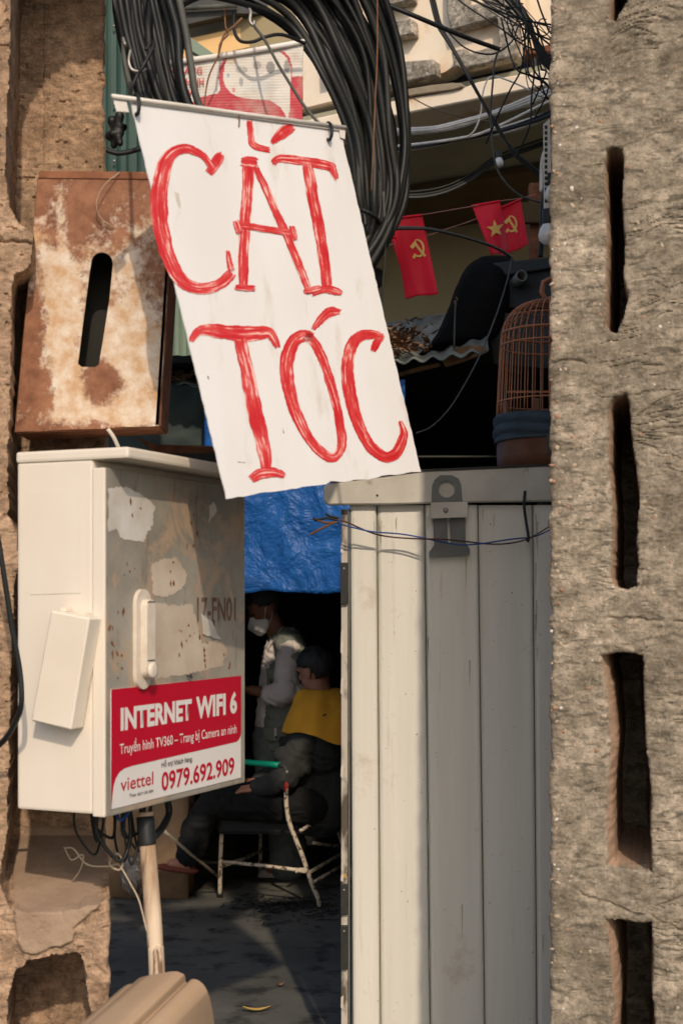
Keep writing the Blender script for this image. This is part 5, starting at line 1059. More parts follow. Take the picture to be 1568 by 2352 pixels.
# top rail
prism('top_rail', [gp(742, 1118, -0.03), gp(760, 1108, -0.03), gp(968, 1082, -0.03), gp(1330, 1066, -0.03), gp(1330, 1150, -0.03), gp(1100, 1153, -0.03), gp(900, 1158, -0.03), gp(752, 1159, -0.03), gp(743, 1150, -0.03)], Y1 * 0.045, MT['rail'], gate, 0.004)
prism('rail_cap', [gp(760, 1104, -0.034), gp(968, 1078, -0.034), gp(1330, 1062, -0.034), gp(1330, 1067, -0.034), gp(968, 1083, -0.034), gp(760, 1109, -0.034)], Y1 * 0.06, MT['black_metal'], gate)
lathe('rivet', [(0.004, 0), (0.003, 0.003), (0.001, 0.004)], gp(866, 1138, -0.03), MT['black_metal'], gate, 10, axis=-Y1)
rg = random.Random(31)
for k in range(26):
    x = rg.choice((rg.uniform(806, 1255), rg.choice((868, 977, 1100, 1226)) + rg.uniform(3, 9))); y = rg.uniform(1168, 1200) if k < 12 else rg.uniform(1250, 2300); L = rg.uniform(18, 90); w_ = rg.uniform(0.8, 2.2)
    prism('drip_stain', [gp(x - w_, y, lev[0] - 0.0016), gp(x + w_, y - 2, lev[0] - 0.0016), gp(x + w_ * .5, y + L * .6, lev[0] - 0.0016), gp(x, y + L, lev[0] - 0.0016), gp(x - w_ * .6, y + L * .5, lev[0] - 0.0016)], Y1 * 0.0002, MT['drip'], gate)
for k in range(22):
    x, y, s_ = rg.uniform(806, 1258), rg.uniform(1180, 2340), rg.uniform(0.6, 1.3)
    prism('paint_chip', [gp(x + s_ * math.cos(t) * rg.uniform(.6, 1.3), y + s_ * 1.4 * math.sin(t) * rg.uniform(.6, 1.3), -0.0018) for t in np.linspace(0, 5.3, 6)], Y1 * 0.0002, MT['rust_plain'], gate)
# left edge post with peeling paint and hinges
boxo('edge_post', Vector((gx_(791), YG + 0.045, 0.92)), 0.011, 0.03, 0.92, MT['peel'], gate, 0.003)
boxo('edge_strip', Vector((gx_(801.5), YG + 0.012, 0.92)), 0.0025, 0.008, 0.92, MT['dark_grey_metal'], gate)
for y0, y1 in ((1292, 1388), (2125, 2225), (2030, 2100)):
    h = boxo('hinge', (gp(790, y0, .012) + gp(790, y1, .012)) / 2, 0.0115, 0.012, (y1 - y0) / F * YG / 2, MT['black_metal'], gate, 0.002)
    lathe('screw', [(0.004, 0), (0.003, 0.002), (0.001, 0.002)], gp(790, y0 + 14, -0.0005), MT['steel'], gate, 8, axis=-Y1)
for y, hgt in ((1250, 22), (1450, 60), (1560, 40), (1760, 30), (2010, 16), (2290, 30)):
    prism('paint_flake', [gp(783, y, 0.0125), gp(789, y - 4, 0.0125), gp(788, y + hgt, 0.0125), gp(782, y + hgt * .8, 0.0125)], -Y1 * 0.001, MT['white_patch'], gate)
tag(boxo('orange_sticker', gp(792, 2012, 0.011), 0.005, 0.0008, 0.008, MT['yellow_leaf'], gate), 'orange sticker scrap')
# latch: eye plate, clamp with screw, two bars, foot plate
def gpoly(nm, outer, holes, dd, th, mat): # in sight coords on the gate plane
    f = lambda p: (gx_(p[0]), 1.55 + (1375 - p[1]) / F * YG)
    return curve_fill(nm, [[f(p) for p in outer]] + [[f(p) for p in h] for h in holes], (Vector((0, YG + dd, 0)), X1, Z1), th, mat, gate)
circ = lambda cx, cy, r, n=20: [(cx + r * math.cos(2 * math.pi * k / n), cy + r * math.sin(2 * math.pi * k / n)) for k in range(n)]
gpoly('latch_eye', [(988, 1168), (990, 1118), (996, 1104), (1008, 1094), (1036, 1094), (1050, 1102), (1056, 1116), (1060, 1168)], [circ(1023, 1126, 19)], -0.034, 0.008, MT['dark_grey_metal'])
gpoly('latch_clamp', [(986, 1157), (1070, 1155), (1069, 1190), (988, 1193)], [], -0.046, 0.010, MT['rail'])
lathe('latch_screw', [(0.009, 0), (0.008, 0.003), (0.001, 0.004)], gp(1023, 1172, -0.056), MT['steel'], gate, 14, axis=-Y1)
gpoly('latch_bar', [(994, 1190), (1025, 1190), (1027, 1252), (996, 1254)], [], -0.014, 0.012, MT['dark_grey_metal'])
gpoly('latch_bar', [(1032, 1190), (1066, 1190), (1067, 1250), (1034, 1251)], [], -0.014, 0.012, MT['dark_grey_metal'])
gpoly('latch_foot', [(996, 1252), (1067, 1248), (1076, 1262), (1076, 1274), (984, 1280), (984, 1268)], [], -0.024, 0.014, MT['dark_grey_metal'])
# wires on the gate
def twist(off, mat, lab):
    base = catmull([Vector((p[0], p[1], p[2])) for p in ((772, 1196, 4.520), (800, 1205, 4.520), (860, 1224, 4.535), (930, 1232, 4.540), (1000, 1240, 4.520), (1060, 1247, 4.530), (1120, 1248, 4.540), (1180, 1242, 4.540), (1225, 1232, 4.530), (1275, 1205, 4.0))], 8)
    P = [U(p.x, p.y + off * 4.5 * math.sin(i * 0.19 + 0.6), p.z + off * 0.006 * math.cos(i * 0.19)) for i, p in enumerate(base)]
    tag(tube('gate_wire', P, 0.0026, MT[mat], None, 6), lab, 'wire')
twist(1, 'blue_wire', 'thin blue wire strung across the gate top'); twist(-1, 'maroon_wire', 'thin maroon wire twisted with the blue one across the gate')
for k, pts in enumerate([((774, 1195), (750, 1190), (722, 1196)), ((772, 1198), (742, 1212), (712, 1228)), ((778, 1190), (760, 1186), (748, 1180)), ((774, 1200), (744, 1200), (718, 1190))]):
    wire('wire_end', [(p[0], p[1], 4.520) for p in pts], 4.520, 0.004, MT['brown_wire'] if k % 2 else MT['black_cable'], 'stripped wire end poking out left of the gate top', 'wire', 'stripped wire ends at the gate')
wire('cable_tie', [(1205, 1128, 4.560), (1203, 1160, 4.545), (1207, 1195, 4.545), (1213, 1236, 4.530), (1209, 1244, 4.530)], 4.550, 0.0045, MT['black_cable'], 'short black cable strap hanging from the gate rail', 'strap')

# ================================================================== PEOPLE
def cap_limb(V, Fc, pts, rad, n=12, sub=3):
    P = [Vector(p) for p in pts]; rr = list(rad)
    # hemispherical ends
    t0 = (P[0] - P[1]).normalized(); t1 = (P[-1] - P[-2]).normalized(); A, Rr = [], []
    for a in (85, 60, 30): A.append(P[0] + t0 * rr[0] * math.sin(R(a))); Rr.append(rr[0] * math.cos(R(a)))
    A += P; Rr += rr
    for a in (30, 60, 85): A.append(P[-1] + t1 * rr[-1] * math.sin(R(a))); Rr.append(rr[-1] * math.cos(R(a)))
    v, f = tube_geo(A, Rr, n, False, len(V)); V += v; Fc += f
def ellipsoid(V, Fc, c, r, rot=None, n=16, m=10):
    k0 = len(V); rot = rot or Matrix.Identity(3)
    for j in range(1, m):
        th = math.pi * j / m
        for i in range(n):
            ph = 2 * math.pi * i / n; V.append(Vector(c) + rot @ Vector((r[0] * math.sin(th) * math.cos(ph), r[1] * math.sin(th) * math.sin(ph), r[2] * math.cos(th))))
    for j in range(m - 2):
        for i in range(n): Fc.append((k0 + j * n + i, k0 + (j + 1) * n + i, k0 + (j + 1) * n + (i + 1) % n, k0 + j * n + (i + 1) % n))
    Fc.append(tuple(k0 + i for i in range(n))); Fc.append(tuple(k0 + (m - 2) * n + i for i in range(n))[::-1])
def remesh(name, V, Fc, voxel, mat, parent, smooth=4, fold=0.0):
    me = bpy.data.meshes.new('tmp'); me.from_pydata([tuple(v) for v in V], [], Fc); me.update()
    bm = bmesh.new(); bm.from_mesh(me); bmesh.ops.recalc_face_normals(bm, faces=bm.faces); bm.to_mesh(me); bm.free()
    t = bpy.data.objects.new('tmp', me); COL.objects.link(t)
    r = t.modifiers.new('r', 'REMESH'); r.mode = 'VOXEL'; r.voxel_size = voxel
    if smooth: s = t.modifiers.new('s', 'SMOOTH'); s.factor = 0.5; s.iterations = smooth
    dg = bpy.context.evaluated_depsgraph_get(); out = bpy.data.meshes.new_from_object(t.evaluated_get(dg)); bpy.data.objects.remove(t); bpy.data.meshes.remove(me)
    out.name = name
    if fold:
        from mathutils import noise as mn
        nv = len(out.vertices); nr = [v.normal.copy() for v in out.vertices]
        for v, n_ in zip(out.vertices, nr):
            p = v.co; w = mn.noise(Vector((p.x * 9, p.y * 9, p.z * 9 + 3))); f = mn.noise(Vector((p.x * 14 + w * 2.5, p.y * 14, p.z * 30 + p.x * 22 + w * 3)))
            v.co = p + n_ * fold * (1 - abs(f) * 2.2)
        out.update()
    out.materials.clear(); return link(name, out, parent, mat, True)
def hand(V, Fc, wrist, fwd, palm_n, side, s=1.0, curl=0.6):
    """palm and five fingers; fwd along fingers, palm_n out of the back of the hand, side toward the thumb"""
    fwd, palm_n, side = [v.normalized() for v in (fwd, palm_n, side)]
    for q_ in (-0.025, -0.008, 0.008, 0.024): cap_limb(V, Fc, [wrist + side * q_ * 0.6 * s, wrist + fwd * 0.045 * s + side * q_ * s, wrist + fwd * 0.085 * s + side * q_ * s], [0.014 * s, 0.014 * s, 0.0115 * s], 8)
    for q_, L in ((0.026, 0.066), (0.009, 0.075), (-0.009, 0.07), (-0.026, 0.055)):
        b = wrist + fwd * 0.088 * s + side * q_ * s; P = [b]; d = fwd.copy(); ang = 0
        for k_, fr in enumerate((0.45, 0.32, 0.23)):
            ang += curl * (0.7, 1.0, 0.7)[k_]; d = fwd * math.cos(ang) - palm_n * math.sin(ang); P.append(P[-1] + d * L * fr * s)
        cap_limb(V, Fc, P, [0.0098 * s, 0.0092 * s, 0.0085 * s, 0.0075 * s], 8)
    b = wrist + fwd * 0.028 * s + side * 0.028 * s; P = [b, b + (fwd * 0.6 + side * 0.7 - palm_n * 0.2) * 0.035 * s, b + (fwd * 1.25 + side * 0.8 - palm_n * 0.5) * 0.045 * s]
    cap_limb(V, Fc, P, [0.0135 * s, 0.011 * s, 0.009 * s], 8)
def head(V, Fc, c, face, up, s=1.0):
    """skull, jaw, nose, ears; face = forward direction"""
    face, up = face.normalized(), up.normalized(); side = up.cross(face).normalized(); up = face.cross(side).normalized()
    rot = Matrix((face, side, up)).transposed()
    ellipsoid(V, Fc, c + up * 0.022 * s - face * 0.012 * s, (0.098 * s, 0.077 * s, 0.092 * s), rot)
    ellipsoid(V, Fc, c - up * 0.045 * s + face * 0.022 * s, (0.068 * s, 0.060 * s, 0.068 * s), rot)
    ellipsoid(V, Fc, c - up * 0.088 * s + face * 0.048 * s, (0.030 * s, 0.034 * s, 0.024 * s), rot)
    cap_limb(V, Fc, [c + face * 0.082 * s + up * 0.012 * s, c + face * 0.102 * s - up * 0.02 * s], [0.009 * s, 0.014 * s], 8)
    for q_ in (-1, 1):
        ellipsoid(V, Fc, c + side * 0.078 * s * q_ - face * 0.012 * s - up * 0.008 * s, (0.022 * s, 0.008 * s, 0.034 * s), rot)
        ellipsoid(V, Fc, c + face * 0.074 * s + side * 0.034 * s * q_ + up * 0.022 * s, (0.014 * s, 0.02 * s, 0.008 * s), rot)   # brow
    return rot
def hair(name, c, rot, s, mat, parent, keep, seed=1):
    V, Fc = [], []; n, m = 44, 26; r = random.Random(seed)
    for j in range(m + 1):
        th = math.pi * j / m
        for i in range(n):
            ph = 2 * math.pi * i / n; l = Vector((math.sin(th) * math.cos(ph), math.sin(th) * math.sin(ph), math.cos(th)))
            k = 1.0 + r.uniform(-0.012, 0.018); V.append(c + rot @ Vector((l.x * 0.108 * s * k - 0.013 * s, l.y * 0.087 * s * k, l.z * 0.103 * s * k + 0.022 * s)))
    for j in range(m):
        for i in range(n):
            th = math.pi * (j + .5) / m; ph = 2 * math.pi * (i + .5) / n
            if keep(math.sin(th) * math.cos(ph), math.sin(th) * math.sin(ph), math.cos(th)): Fc.append((j * n + i, (j + 1) * n + i, (j + 1) * n + (i + 1) % n, j * n + (i + 1) % n))
    o = mesh(name, V, Fc, mat, parent, True); s_ = o.modifiers.new('thickness', 'SOLIDIFY'); s_.thickness = 0.012; s_.offset = -1; return o
def eyes(c, rot, s, parent):
    for q_ in (-1, 1):
        V, Fc = [], []; ellipsoid(V, Fc, c + rot @ Vector((0.079 * s, 0.032 * s * q_, 0.006 * s)), (0.012 * s, 0.012 * s, 0.008 * s), rot, 12, 8); mesh('eye', V, Fc, MT['ink_black'], parent, True)

# ---- barber, standing, masked, looking down to the left
YB = 8.0
def W(x, y, dy=0.0): p = U(x, y, YB); return Vector((p.x, YB + dy, p.z))
bar = thing('person', W(655, 2012), 'standing barber in sage vest, pale shirt and white face mask, leaning over', 'person')
hc = W(606, 1402); face_ = Vector((-0.86, -0.22, -0.46)); up_ = Vector((-0.46, -0.1, 0.88))
V, Fc = [], []
rotB = head(V, Fc, hc, face_, up_, 0.98)
cap_limb(V, Fc, [W(622, 1425), W(640, 1462), W(652, 1490)], [0.055, 0.056, 0.07])
cap_limb(V, Fc, [W(655, 1500), W(655, 1580), W(648, 1660), W(648, 1710)], [0.11, 0.115, 0.12, 0.12], 14)
for q_ in (-1, 1): cap_limb(V, Fc, [W(655, 1495), W(664, 1498, 0.16 * q_)], [0.08, 0.062])
armN = [W(668, 1502, -0.185), W(662, 1598, -0.215), W(580, 1580, -0.16)]; armF = [W(660, 1502, 0.185), W(640, 1598, 0.2), W(568, 1590, 0.10)]
for a_ in (armN, armF):
    cap_limb(V, Fc, [a_[0], a_[0].lerp(a_[1], .5), a_[1], a_[1].lerp(a_[2], .45), a_[2]], [0.055, 0.048, 0.040, 0.037, 0.026])
    hand(V, Fc, a_[2], (a_[2] - a_[1]), Z1, Vector((0, 1 if a_ is armN else -1, 0)), 0.95, 0.5)
for q_ in (-1, 1):
    cap_limb(V, Fc, [W(648, 1715, 0.09 * q_), W(646, 1850, 0.095 * q_), W(656, 1978, 0.1 * q_)], [0.085, 0.055, 0.037])
    cap_limb(V, Fc, [W(660, 1992, 0.1 * q_), W(620, 1997, 0.1 * q_)], [0.036, 0.03])
remesh('body', V, Fc, 0.0065, MT['skin_dark'], bar, 3)
hair('hair', hc, rotB, 0.98, MT['hair'], bar, lambda x, y, z: z > 0.42 or (x < 0.12 and z > -0.55 and not (x > -0.35 and z < -0.05)) or (x < 0.45 and z > 0.12), 2)
eyes(hc, rotB, 0.98, bar)
V, Fc = [], []                                                     # shirt: sleeves, rolled cuffs, collar
for a_ in (armN, armF):
    m1 = a_[0].lerp(a_[1], .5)
    cap_limb(V, Fc, [a_[0] + Vector((0, 0, 0.02)), m1 + Vector((-0.01, 0, 0)), a_[1] + Vector((0.0, 0, 0.02)), a_[1].lerp(a_[2], .22)], [0.062, 0.069, 0.064, 0.058])
    c0 = a_[1].lerp(a_[2], .16); cap_limb(V, Fc, [c0, a_[1].lerp(a_[2], .40)], [0.060, 0.061])
    cap_limb(V, Fc, [a_[0].lerp(a_[1], .80) + Vector((-0.03, 0, 0)), a_[0].lerp(a_[1], .86) + Vector((0.05, 0, 0))], [0.05, 0.045])
cap_limb(V, Fc, [W(655, 1500), W(648, 1600), W(642, 1668)], [0.12, 0.135, 0.135], 14)
cap_limb(V, Fc, [W(618, 1650, -.02), W(612, 1676, -.02)], [0.06, 0.055])
remesh('shirt', V, Fc, 0.009, MT['shirt'], bar, 3, 0.01)
# collar wings
for q_ in (-1, 1):
    prism('collar', [W(649, 1440, -0.04 if q_ < 0 else 0.05), W(642, 1452, 0.10 * q_), W(628, 1474, 0.105 * q_), W(617, 1492, 0.09 * q_), W(622, 1470, 0.06 * q_), W(634, 1452, 0.045 * q_)], Vector((0.006, 0.004 * -q_, 0.006)), MT['shirt'], bar)
V, Fc = [], []                                                     # vest
cap_limb(V, Fc, [W(656, 1478), W(660, 1520), W(656, 1600), W(652, 1690), W(650, 1712)], [0.10, 0.135, 0.145, 0.148, 0.15], 16)
for q_ in (-1, 1): cap_limb(V, Fc, [W(654, 1474, 0.05 * q_), W(668, 1484, 0.13 * q_), W(674, 1500, 0.172 * q_), W(668, 1560, 0.12 * q_)], [0.07, 0.082, 0.082, 0.09])
for q_ in (-1, 1): cap_limb(V, Fc, [W(664, 1560, 0.08 * q_), W(658, 1640, 0.09 * q_), W(654, 1715, 0.09 * q_)], [0.115, 0.115, 0.12])
remesh('vest', V, Fc, 0.010, MT['vest'], bar, 5, 0.007)
def patch(nm, pts, dy, mat, par=bar): return prism(nm, [W(p[0], p[1], dy + 0.0004 * (p[0] - 640)) for p in pts], Y1 * 0.008, mat, par, 0.0015)
patch('pocket_flap', [(611, 1668), (660, 1655), (674, 1660), (664, 1678), (640, 1694), (612, 1690)], -0.225, MT['vest_flap'])
patch('pocket_flap', [(621, 1700), (662, 1690), (662, 1708), (640, 1716), (622, 1712)], -0.228, MT['vest_flap'])
patch('chest_pocket', [(616, 1532), (640, 1530), (638, 1556), (616, 1554)], -0.185, MT['vest_flap'])
patch('pocket_strap', [(634, 1664), (640, 1663), (640, 1688), (635, 1689)], -0.232, MT['shirt'])
lathe('button', [(0.007, 0), (0.006, 0.003), (0.001, 0.004)], W(638, 1684, -0.235), MT['ink_black'], bar, 12, axis=-Y1)
lathe('button', [(0.007, 0), (0.006, 0.003), (0.001, 0.004)], W(626, 1562, -0.19), MT['ink_black'], bar, 12, axis=-Y1)
V, Fc = [], []                                                     # trousers
cap_limb(V, Fc, [W(640, 1690), W(640, 1730)], [0.145, 0.14], 14)
for q_ in (-1, 1): cap_limb(V, Fc, [W(636, 1715, 0.09 * q_), W(634, 1780, 0.1 * q_), W(648, 1850, 0.1 * q_), W(660, 1920, 0.1 * q_), W(662, 1978, 0.1 * q_)], [0.12, 0.11, 0.095, 0.095, 0.10])
remesh('trousers', V, Fc, 0.010, MT['trousers'], bar, 4, 0.01)
V, Fc = [], []                                                     # mask
mr = rotB
def mh(x, y, z): return hc + mr @ Vector((x, y, z))
cap_limb(V, Fc, [mh(0.078, 0, -0.025), mh(0.10, 0, -0.05), mh(0.075, 0, -0.098)], [0.030, 0.032, 0.026], 10)
for q_ in (-1, 1): cap_limb(V, Fc, [mh(0.075, 0.02 * q_, -0.055), mh(0.03, 0.058 * q_, -0.055)], [0.040, 0.018], 10)
for q_ in (-1, 1): cap_limb(V, Fc, [mh(0.06, 0.03 * q_, -0.09), mh(0.03, 0.055 * q_, -0.07)], [0.028, 0.016], 10)
remesh('face_mask', V, Fc, 0.006, MT['mask'], bar, 2)
for q_ in (-1, 1):
    tube('mask_strap', [mh(0.03, 0.068 * q_, -0.038), mh(0.012, 0.083 * q_, -0.005), mh(-0.008, 0.088 * q_, 0.024)], 0.0013, MT['mask'], bar, 5)
    tube('mask_strap', [mh(0.022, 0.068 * q_, -0.075), mh(-0.01, 0.086 * q_, -0.045), mh(-0.026, 0.088 * q_, -0.02)], 0.0013, MT['mask'], bar, 5)
for q_ in (-1, 1):
    V, Fc = [], []; cap_limb(V, Fc, [W(668, 2002, 0.1 * q_), W(640, 2004, 0.1 * q_), W(608, 2003, 0.1 * q_)], [0.034, 0.034, 0.036], 10)
    zf = W(0, 2008).z
    V = [Vector((v.x, v.y, max(0.004, min(v.z, 0.045)))) for v in V]; mesh('sandal', V, Fc, MT['sole'], bar, True)

# ---- customer, seated, seen from behind
YC = 7.38
def Q(x, y, dy=0.0): p = U(x, y, YC); return Vector((p.x, YC + dy, p.z))
cus = thing('person', Q(700, 1860), 'seated customer in charcoal jacket with yellow towel, back turned, hand on thigh', 'person')
hc2 = Q(722, 1540); f2 = Vector((-0.74, 0.62, -0.22)); u2 = Vector((-0.2, 0.05, 0.97))
V, Fc = [], []
rotC = head(V, Fc, hc2, f2, u2, 1.0)
cap_limb(V, Fc, [Q(730, 1560), Q(734, 1590), Q(738, 1612)], [0.06, 0.060, 0.07])
cap_limb(V, Fc, [Q(740, 1640), Q(745, 1740), Q(735, 1840)], [0.12, 0.13, 0.13], 14)
for q_ in (-1, 1): cap_limb(V, Fc, [Q(740, 1632), Q(738, 1640, 0.17 * q_)], [0.08, 0.06])
arm1 = [Q(724, 1670, -0.165), Q(660, 1782, -0.23), Q(594, 1800, -0.16)]; arm2 = [Q(720, 1650, 0.19), Q(665, 1780, 0.23), Q(590, 1800, 0.14)]
for a_ in (arm1, arm2):
    cap_limb(V, Fc, [a_[0], a_[0].lerp(a_[1], .5), a_[1], a_[1].lerp(a_[2], .5), a_[2]], [0.055, 0.047, 0.040, 0.036, 0.027])
    hand(V, Fc, a_[2], Vector((-1, 0.05, -0.12)), Vector((-0.1, -0.35, 0.93)), Vector((0, 1 if a_ is arm1 else -1, 0.25)), 0.98, 0.62)
for q_ in (-1, 1):
    cap_limb(V, Fc, [Q(715, 1845, 0.1 * q_), Q(600, 1840, 0.11 * q_), Q(490, 1838, 0.12 * q_), Q(455, 1905, 0.12 * q_), Q(436, 1968, 0.12 * q_)], [0.085, 0.075, 0.058, 0.052, 0.038])
    cap_limb(V, Fc, [Q(440, 1975, 0.12 * q_), Q(402, 1974, 0.12 * q_)], [0.033, 0.026])
remesh('body', V, Fc, 0.006, MT['skin'], cus, 2)
hair('hair', hc2, rotC, 1.02, MT['hair'], cus, lambda x, y, z: z > 0.38 or (x < 0.2 and z > -0.70 and not (x > -0.32 and z < -0.02)) or (x < 0.5 and z > 0.10), 4)
eyes(hc2, rotC, 1.0, cus)
V, Fc = [], []                                                     # jacket
cap_limb(V, Fc, [Q(738, 1622), Q(742, 1660), Q(746, 1740), Q(735, 1850)], [0.10, 0.15, 0.165, 0.165], 16)
for q_ in (-1, 1): cap_limb(V, Fc, [Q(738, 1628, 0.06 * q_), Q(734, 1646, 0.16 * q_), Q(740, 1720, 0.12 * q_)], [0.085, 0.085, 0.12])
for a_ in (arm1, arm2):
    m1 = a_[0].lerp(a_[1], .5)
    cap_limb(V, Fc, [a_[0], m1 + Vector((-0.02, 0, 0.0)), a_[1] + Vector((-0.005, 0, 0.015)), a_[1].lerp(a_[2], .5), a_[1].lerp(a_[2], .93)], [0.07, 0.073, 0.066, 0.056, 0.045])
    cap_limb(V, Fc, [a_[0].lerp(a_[1], .62) + Vector((-0.07, 0, 0.03)), a_[0].lerp(a_[1], .72) + Vector((0.04, 0, 0))], [0.045, 0.05])
remesh('jacket', V, Fc, 0.009, MT['jacket'], cus, 3, 0.007)
V, Fc = [], []
cap_limb(V, Fc, [Q(735, 1835), Q(705, 1845)], [0.16, 0.15], 14)
for q_ in (-1, 1): cap_limb(V, Fc, [Q(715, 1842, 0.1 * q_), Q(600, 1838, 0.11 * q_), Q(490, 1838, 0.12 * q_), Q(458, 1895, 0.12 * q_), Q(442, 1950, 0.12 * q_)], [0.105, 0.095, 0.08, 0.075, 0.07])
remesh('trousers', V, Fc, 0.010, MT['black_clothes'], cus, 4, 0.01)
for q_ in (-1, 1):
    V, Fc = [], []; cap_limb(V, Fc, [Q(446, 1985, 0.12 * q_), Q(415, 1978, 0.12 * q_), Q(380, 1968, 0.12 * q_)], [0.036, 0.038, 0.034], 10)
    c0 = sum(V, Vector()) / len(V); V = [Vector((v.x, v.y, c0.z + (v.z - c0.z) * 0.5 - 0.02)) for v in V]; mesh('sandal', V, Fc, MT['sandal'], cus, True)
# yellow towel over the shoulders
def towel():
    n, m = 60, 14; V, Fc = [], []; c = Q(733, 1586); key = [(0, 0.19, 1650), (40, 0.2, 1650), (90, 0.21, 1660), (140, 0.2, 1680), (175, 0.195, 1692), (200, 0.225, 1682), (235, 0.27, 1674), (265, 0.295, 1680), (290, 0.30, 1702), (305, 0.29, 1694), (325, 0.26, 1664), (360, 0.19, 1650)]
    ka = [k[0] for k in key]
    for j in range(m + 1):
        t = j / m
        for i in range(n):
            a = 360 * i / n; ro = np.interp(a, ka, [k[1] for k in key]); yo = np.interp(a, ka, [k[2] for k in key]); ar_ = R(a)
            r = 0.074 + (ro - 0.074) * (t ** 0.8); zz = c.z + (Q(0, yo).z - c.z) * (t ** 1.75) + 0.012 * math.sin(math.pi * min(1, t * 2))
            r += 0.007 * math.sin(a * 0.21 + t * 4) * t + 0.006 * math.sin(a * 0.09 + 9 * t); zz += 0.006 * math.sin(a * 0.12 + 3 * t) * t
            V.append(Vector((c.x + 0.02 * t + r * math.cos(ar_) * 0.93, YC + r * math.sin(ar_) * 1.0, zz)))
    for j in range(m):
        for i in range(n): Fc.append((j * n + i, (j + 1) * n + i, (j + 1) * n + (i + 1) % n, j * n + (i + 1) % n))
    o = mesh('towel', V, Fc, MT['towel'], None, True); s = o.modifiers.new('thickness', 'SOLIDIFY'); s.thickness = 0.008; s.offset = 1; sb = o.modifiers.new('sub', 'SUBSURF'); sb.levels = 1; sb.render_levels = 1
    tag(o, 'mustard yellow towel spread over the seated customer\'s shoulders', 'towel')
towel()

# ================================================================== BARBER CHAIR
ch = thing('barber_chair', U(640, 2070, 7.4), 'old tubular barber chair with chipped cream legs and green arm sleeve', 'chair')
def ct(nm, pts, r=0.0115, mat='chair_paint', sn=4): return tube(nm, [U(*p) for p in pts], r, MT[mat], ch, 8, smooth_n=sn)
ct('leg', [(517, 1770, 7.3), (513, 1850, 7.3), (507, 1960, 7.32), (505, 2058, 7.38)])
ct('leg', [(659, 1770, 7.1), (657, 1830, 7.1), (660, 1868, 7.1), (668, 1900, 7.1), (694, 1965, 7.1), (716, 2030, 7.1), (730, 2062, 7.1), (734, 2083, 7.13)])
ct('leg', [(598, 1860, 7.85), (598, 2001, 7.95)], 0.0105); ct('leg', [(756, 1866, 7.6), (775, 1905, 7.62), (800, 1985, 7.7), (812, 2022, 7.75)], 0.0105)
ct('stretcher', [(508, 1979, 7.33), (600, 1988, 7.2), (706, 2001, 7.08)], 0.0095, sn=1); boxo('stretcher_sleeve', U(692, 1999, 7.09), 0.03, 0.014, 0.012, MT['chair_paint'], ch, 0.004)
ct('stretcher', [(510, 1990, 7.35), (560, 1972, 7.6), (598, 1955, 7.88)], 0.0095, sn=1)
ct('stretcher', [(712, 2003, 7.1), (745, 1984, 7.35), (785, 1960, 7.65)], 0.0095, sn=1); ct('stretcher', [(724, 2024, 7.1), (755, 2006, 7.4), (800, 1980, 7.7)], 0.009, sn=1)
ct('stretcher', [(720, 1936, 7.3), (750, 1940, 7.5), (790, 1946, 7.7)], 0.009, sn=1); ct('brace', [(690, 1908, 7.12), (720, 1890, 7.3), (756, 1866, 7.6)], 0.009, sn=1)
ct('footrest_bar', [(373, 1905, 7.0), (430, 1955, 7.15), (500, 2012, 7.35)], 0.008, sn=1)
ct('arm_sleeve', [(520, 1746, 7.28), (580, 1752, 7.22), (644, 1758, 7.12)], 0.0155, 'green_tube', 2)
ct('arm_bracket', [(640, 1758, 7.12), (652, 1760, 7.11), (660, 1776, 7.1)], 0.013, 'black_metal', 2)
ct('red_paint_band', [(658.7, 1782, 7.098), (657.5, 1820, 7.098)], 0.0122, 'chair_red', 2)
for y in (1775, 1822): lathe('bolt', [(0.008, 0), (0.007, 0.006), (0.001, 0.008)], U(659, y, 7.087), MT['dark_grey_metal'], ch, 8, axis=-Y1)
for x, y, d in ((505, 2056, 7.38), (734, 2082, 7.13)): lathe('foot', [(0.016, 0.0), (0.015, 0.03), (0.012, 0.032)], Vector((U(x, y, d).x, d, 0.001)), MT['black_metal'], ch, 10)
sc = (U(520, 1880, 7.5) + U(715, 1880, 7.5)) / 2
boxo('seat', Vector((sc.x, 7.5, 0.385)), 0.25, 0.22, 0.045, MT['vinyl'], ch, 0.02)
prism('backrest', [U(712, 1880, 7.25), U(770, 1700, 7.25), U(795, 1702, 7.25), U(740, 1890, 7.25)], Y1 * 0.3, MT['vinyl'], ch, 0.01)

# ================================================================== FOREGROUND AND FLOOR THINGS
wp_ = thing('wooden_prop', U(362, 2262, 3.2), 'pale peeled wooden stick propping the cabinet above the bin', 'stick')
pp = [U(334, 1866, 3.25), U(338, 1930, 3.24), U(344, 2000, 3.23), (U(351, 2090, 3.22)), U(357, 2170, 3.21), U(362, 2262, 3.2)]; pp.append(Vector((pp[-1].x + 0.03, 3.19, 0.0)))
tube('shaft', pp, [0.0185, 0.019, 0.0185, 0.0195, 0.018, 0.0185, 0.019], MT['wood'], wp_, 12, smooth_n=6)
tube('shade_wrap', [pp[0] + Vector((0, 0, -.01)), pp[1], pp[1].lerp(pp[2], .15)], [0.0205, 0.0212, 0.0205], MT['black_cable'], wp_, 12, smooth_n=3)  # black sleeve stands in for the cabinet's shadow on the stick top
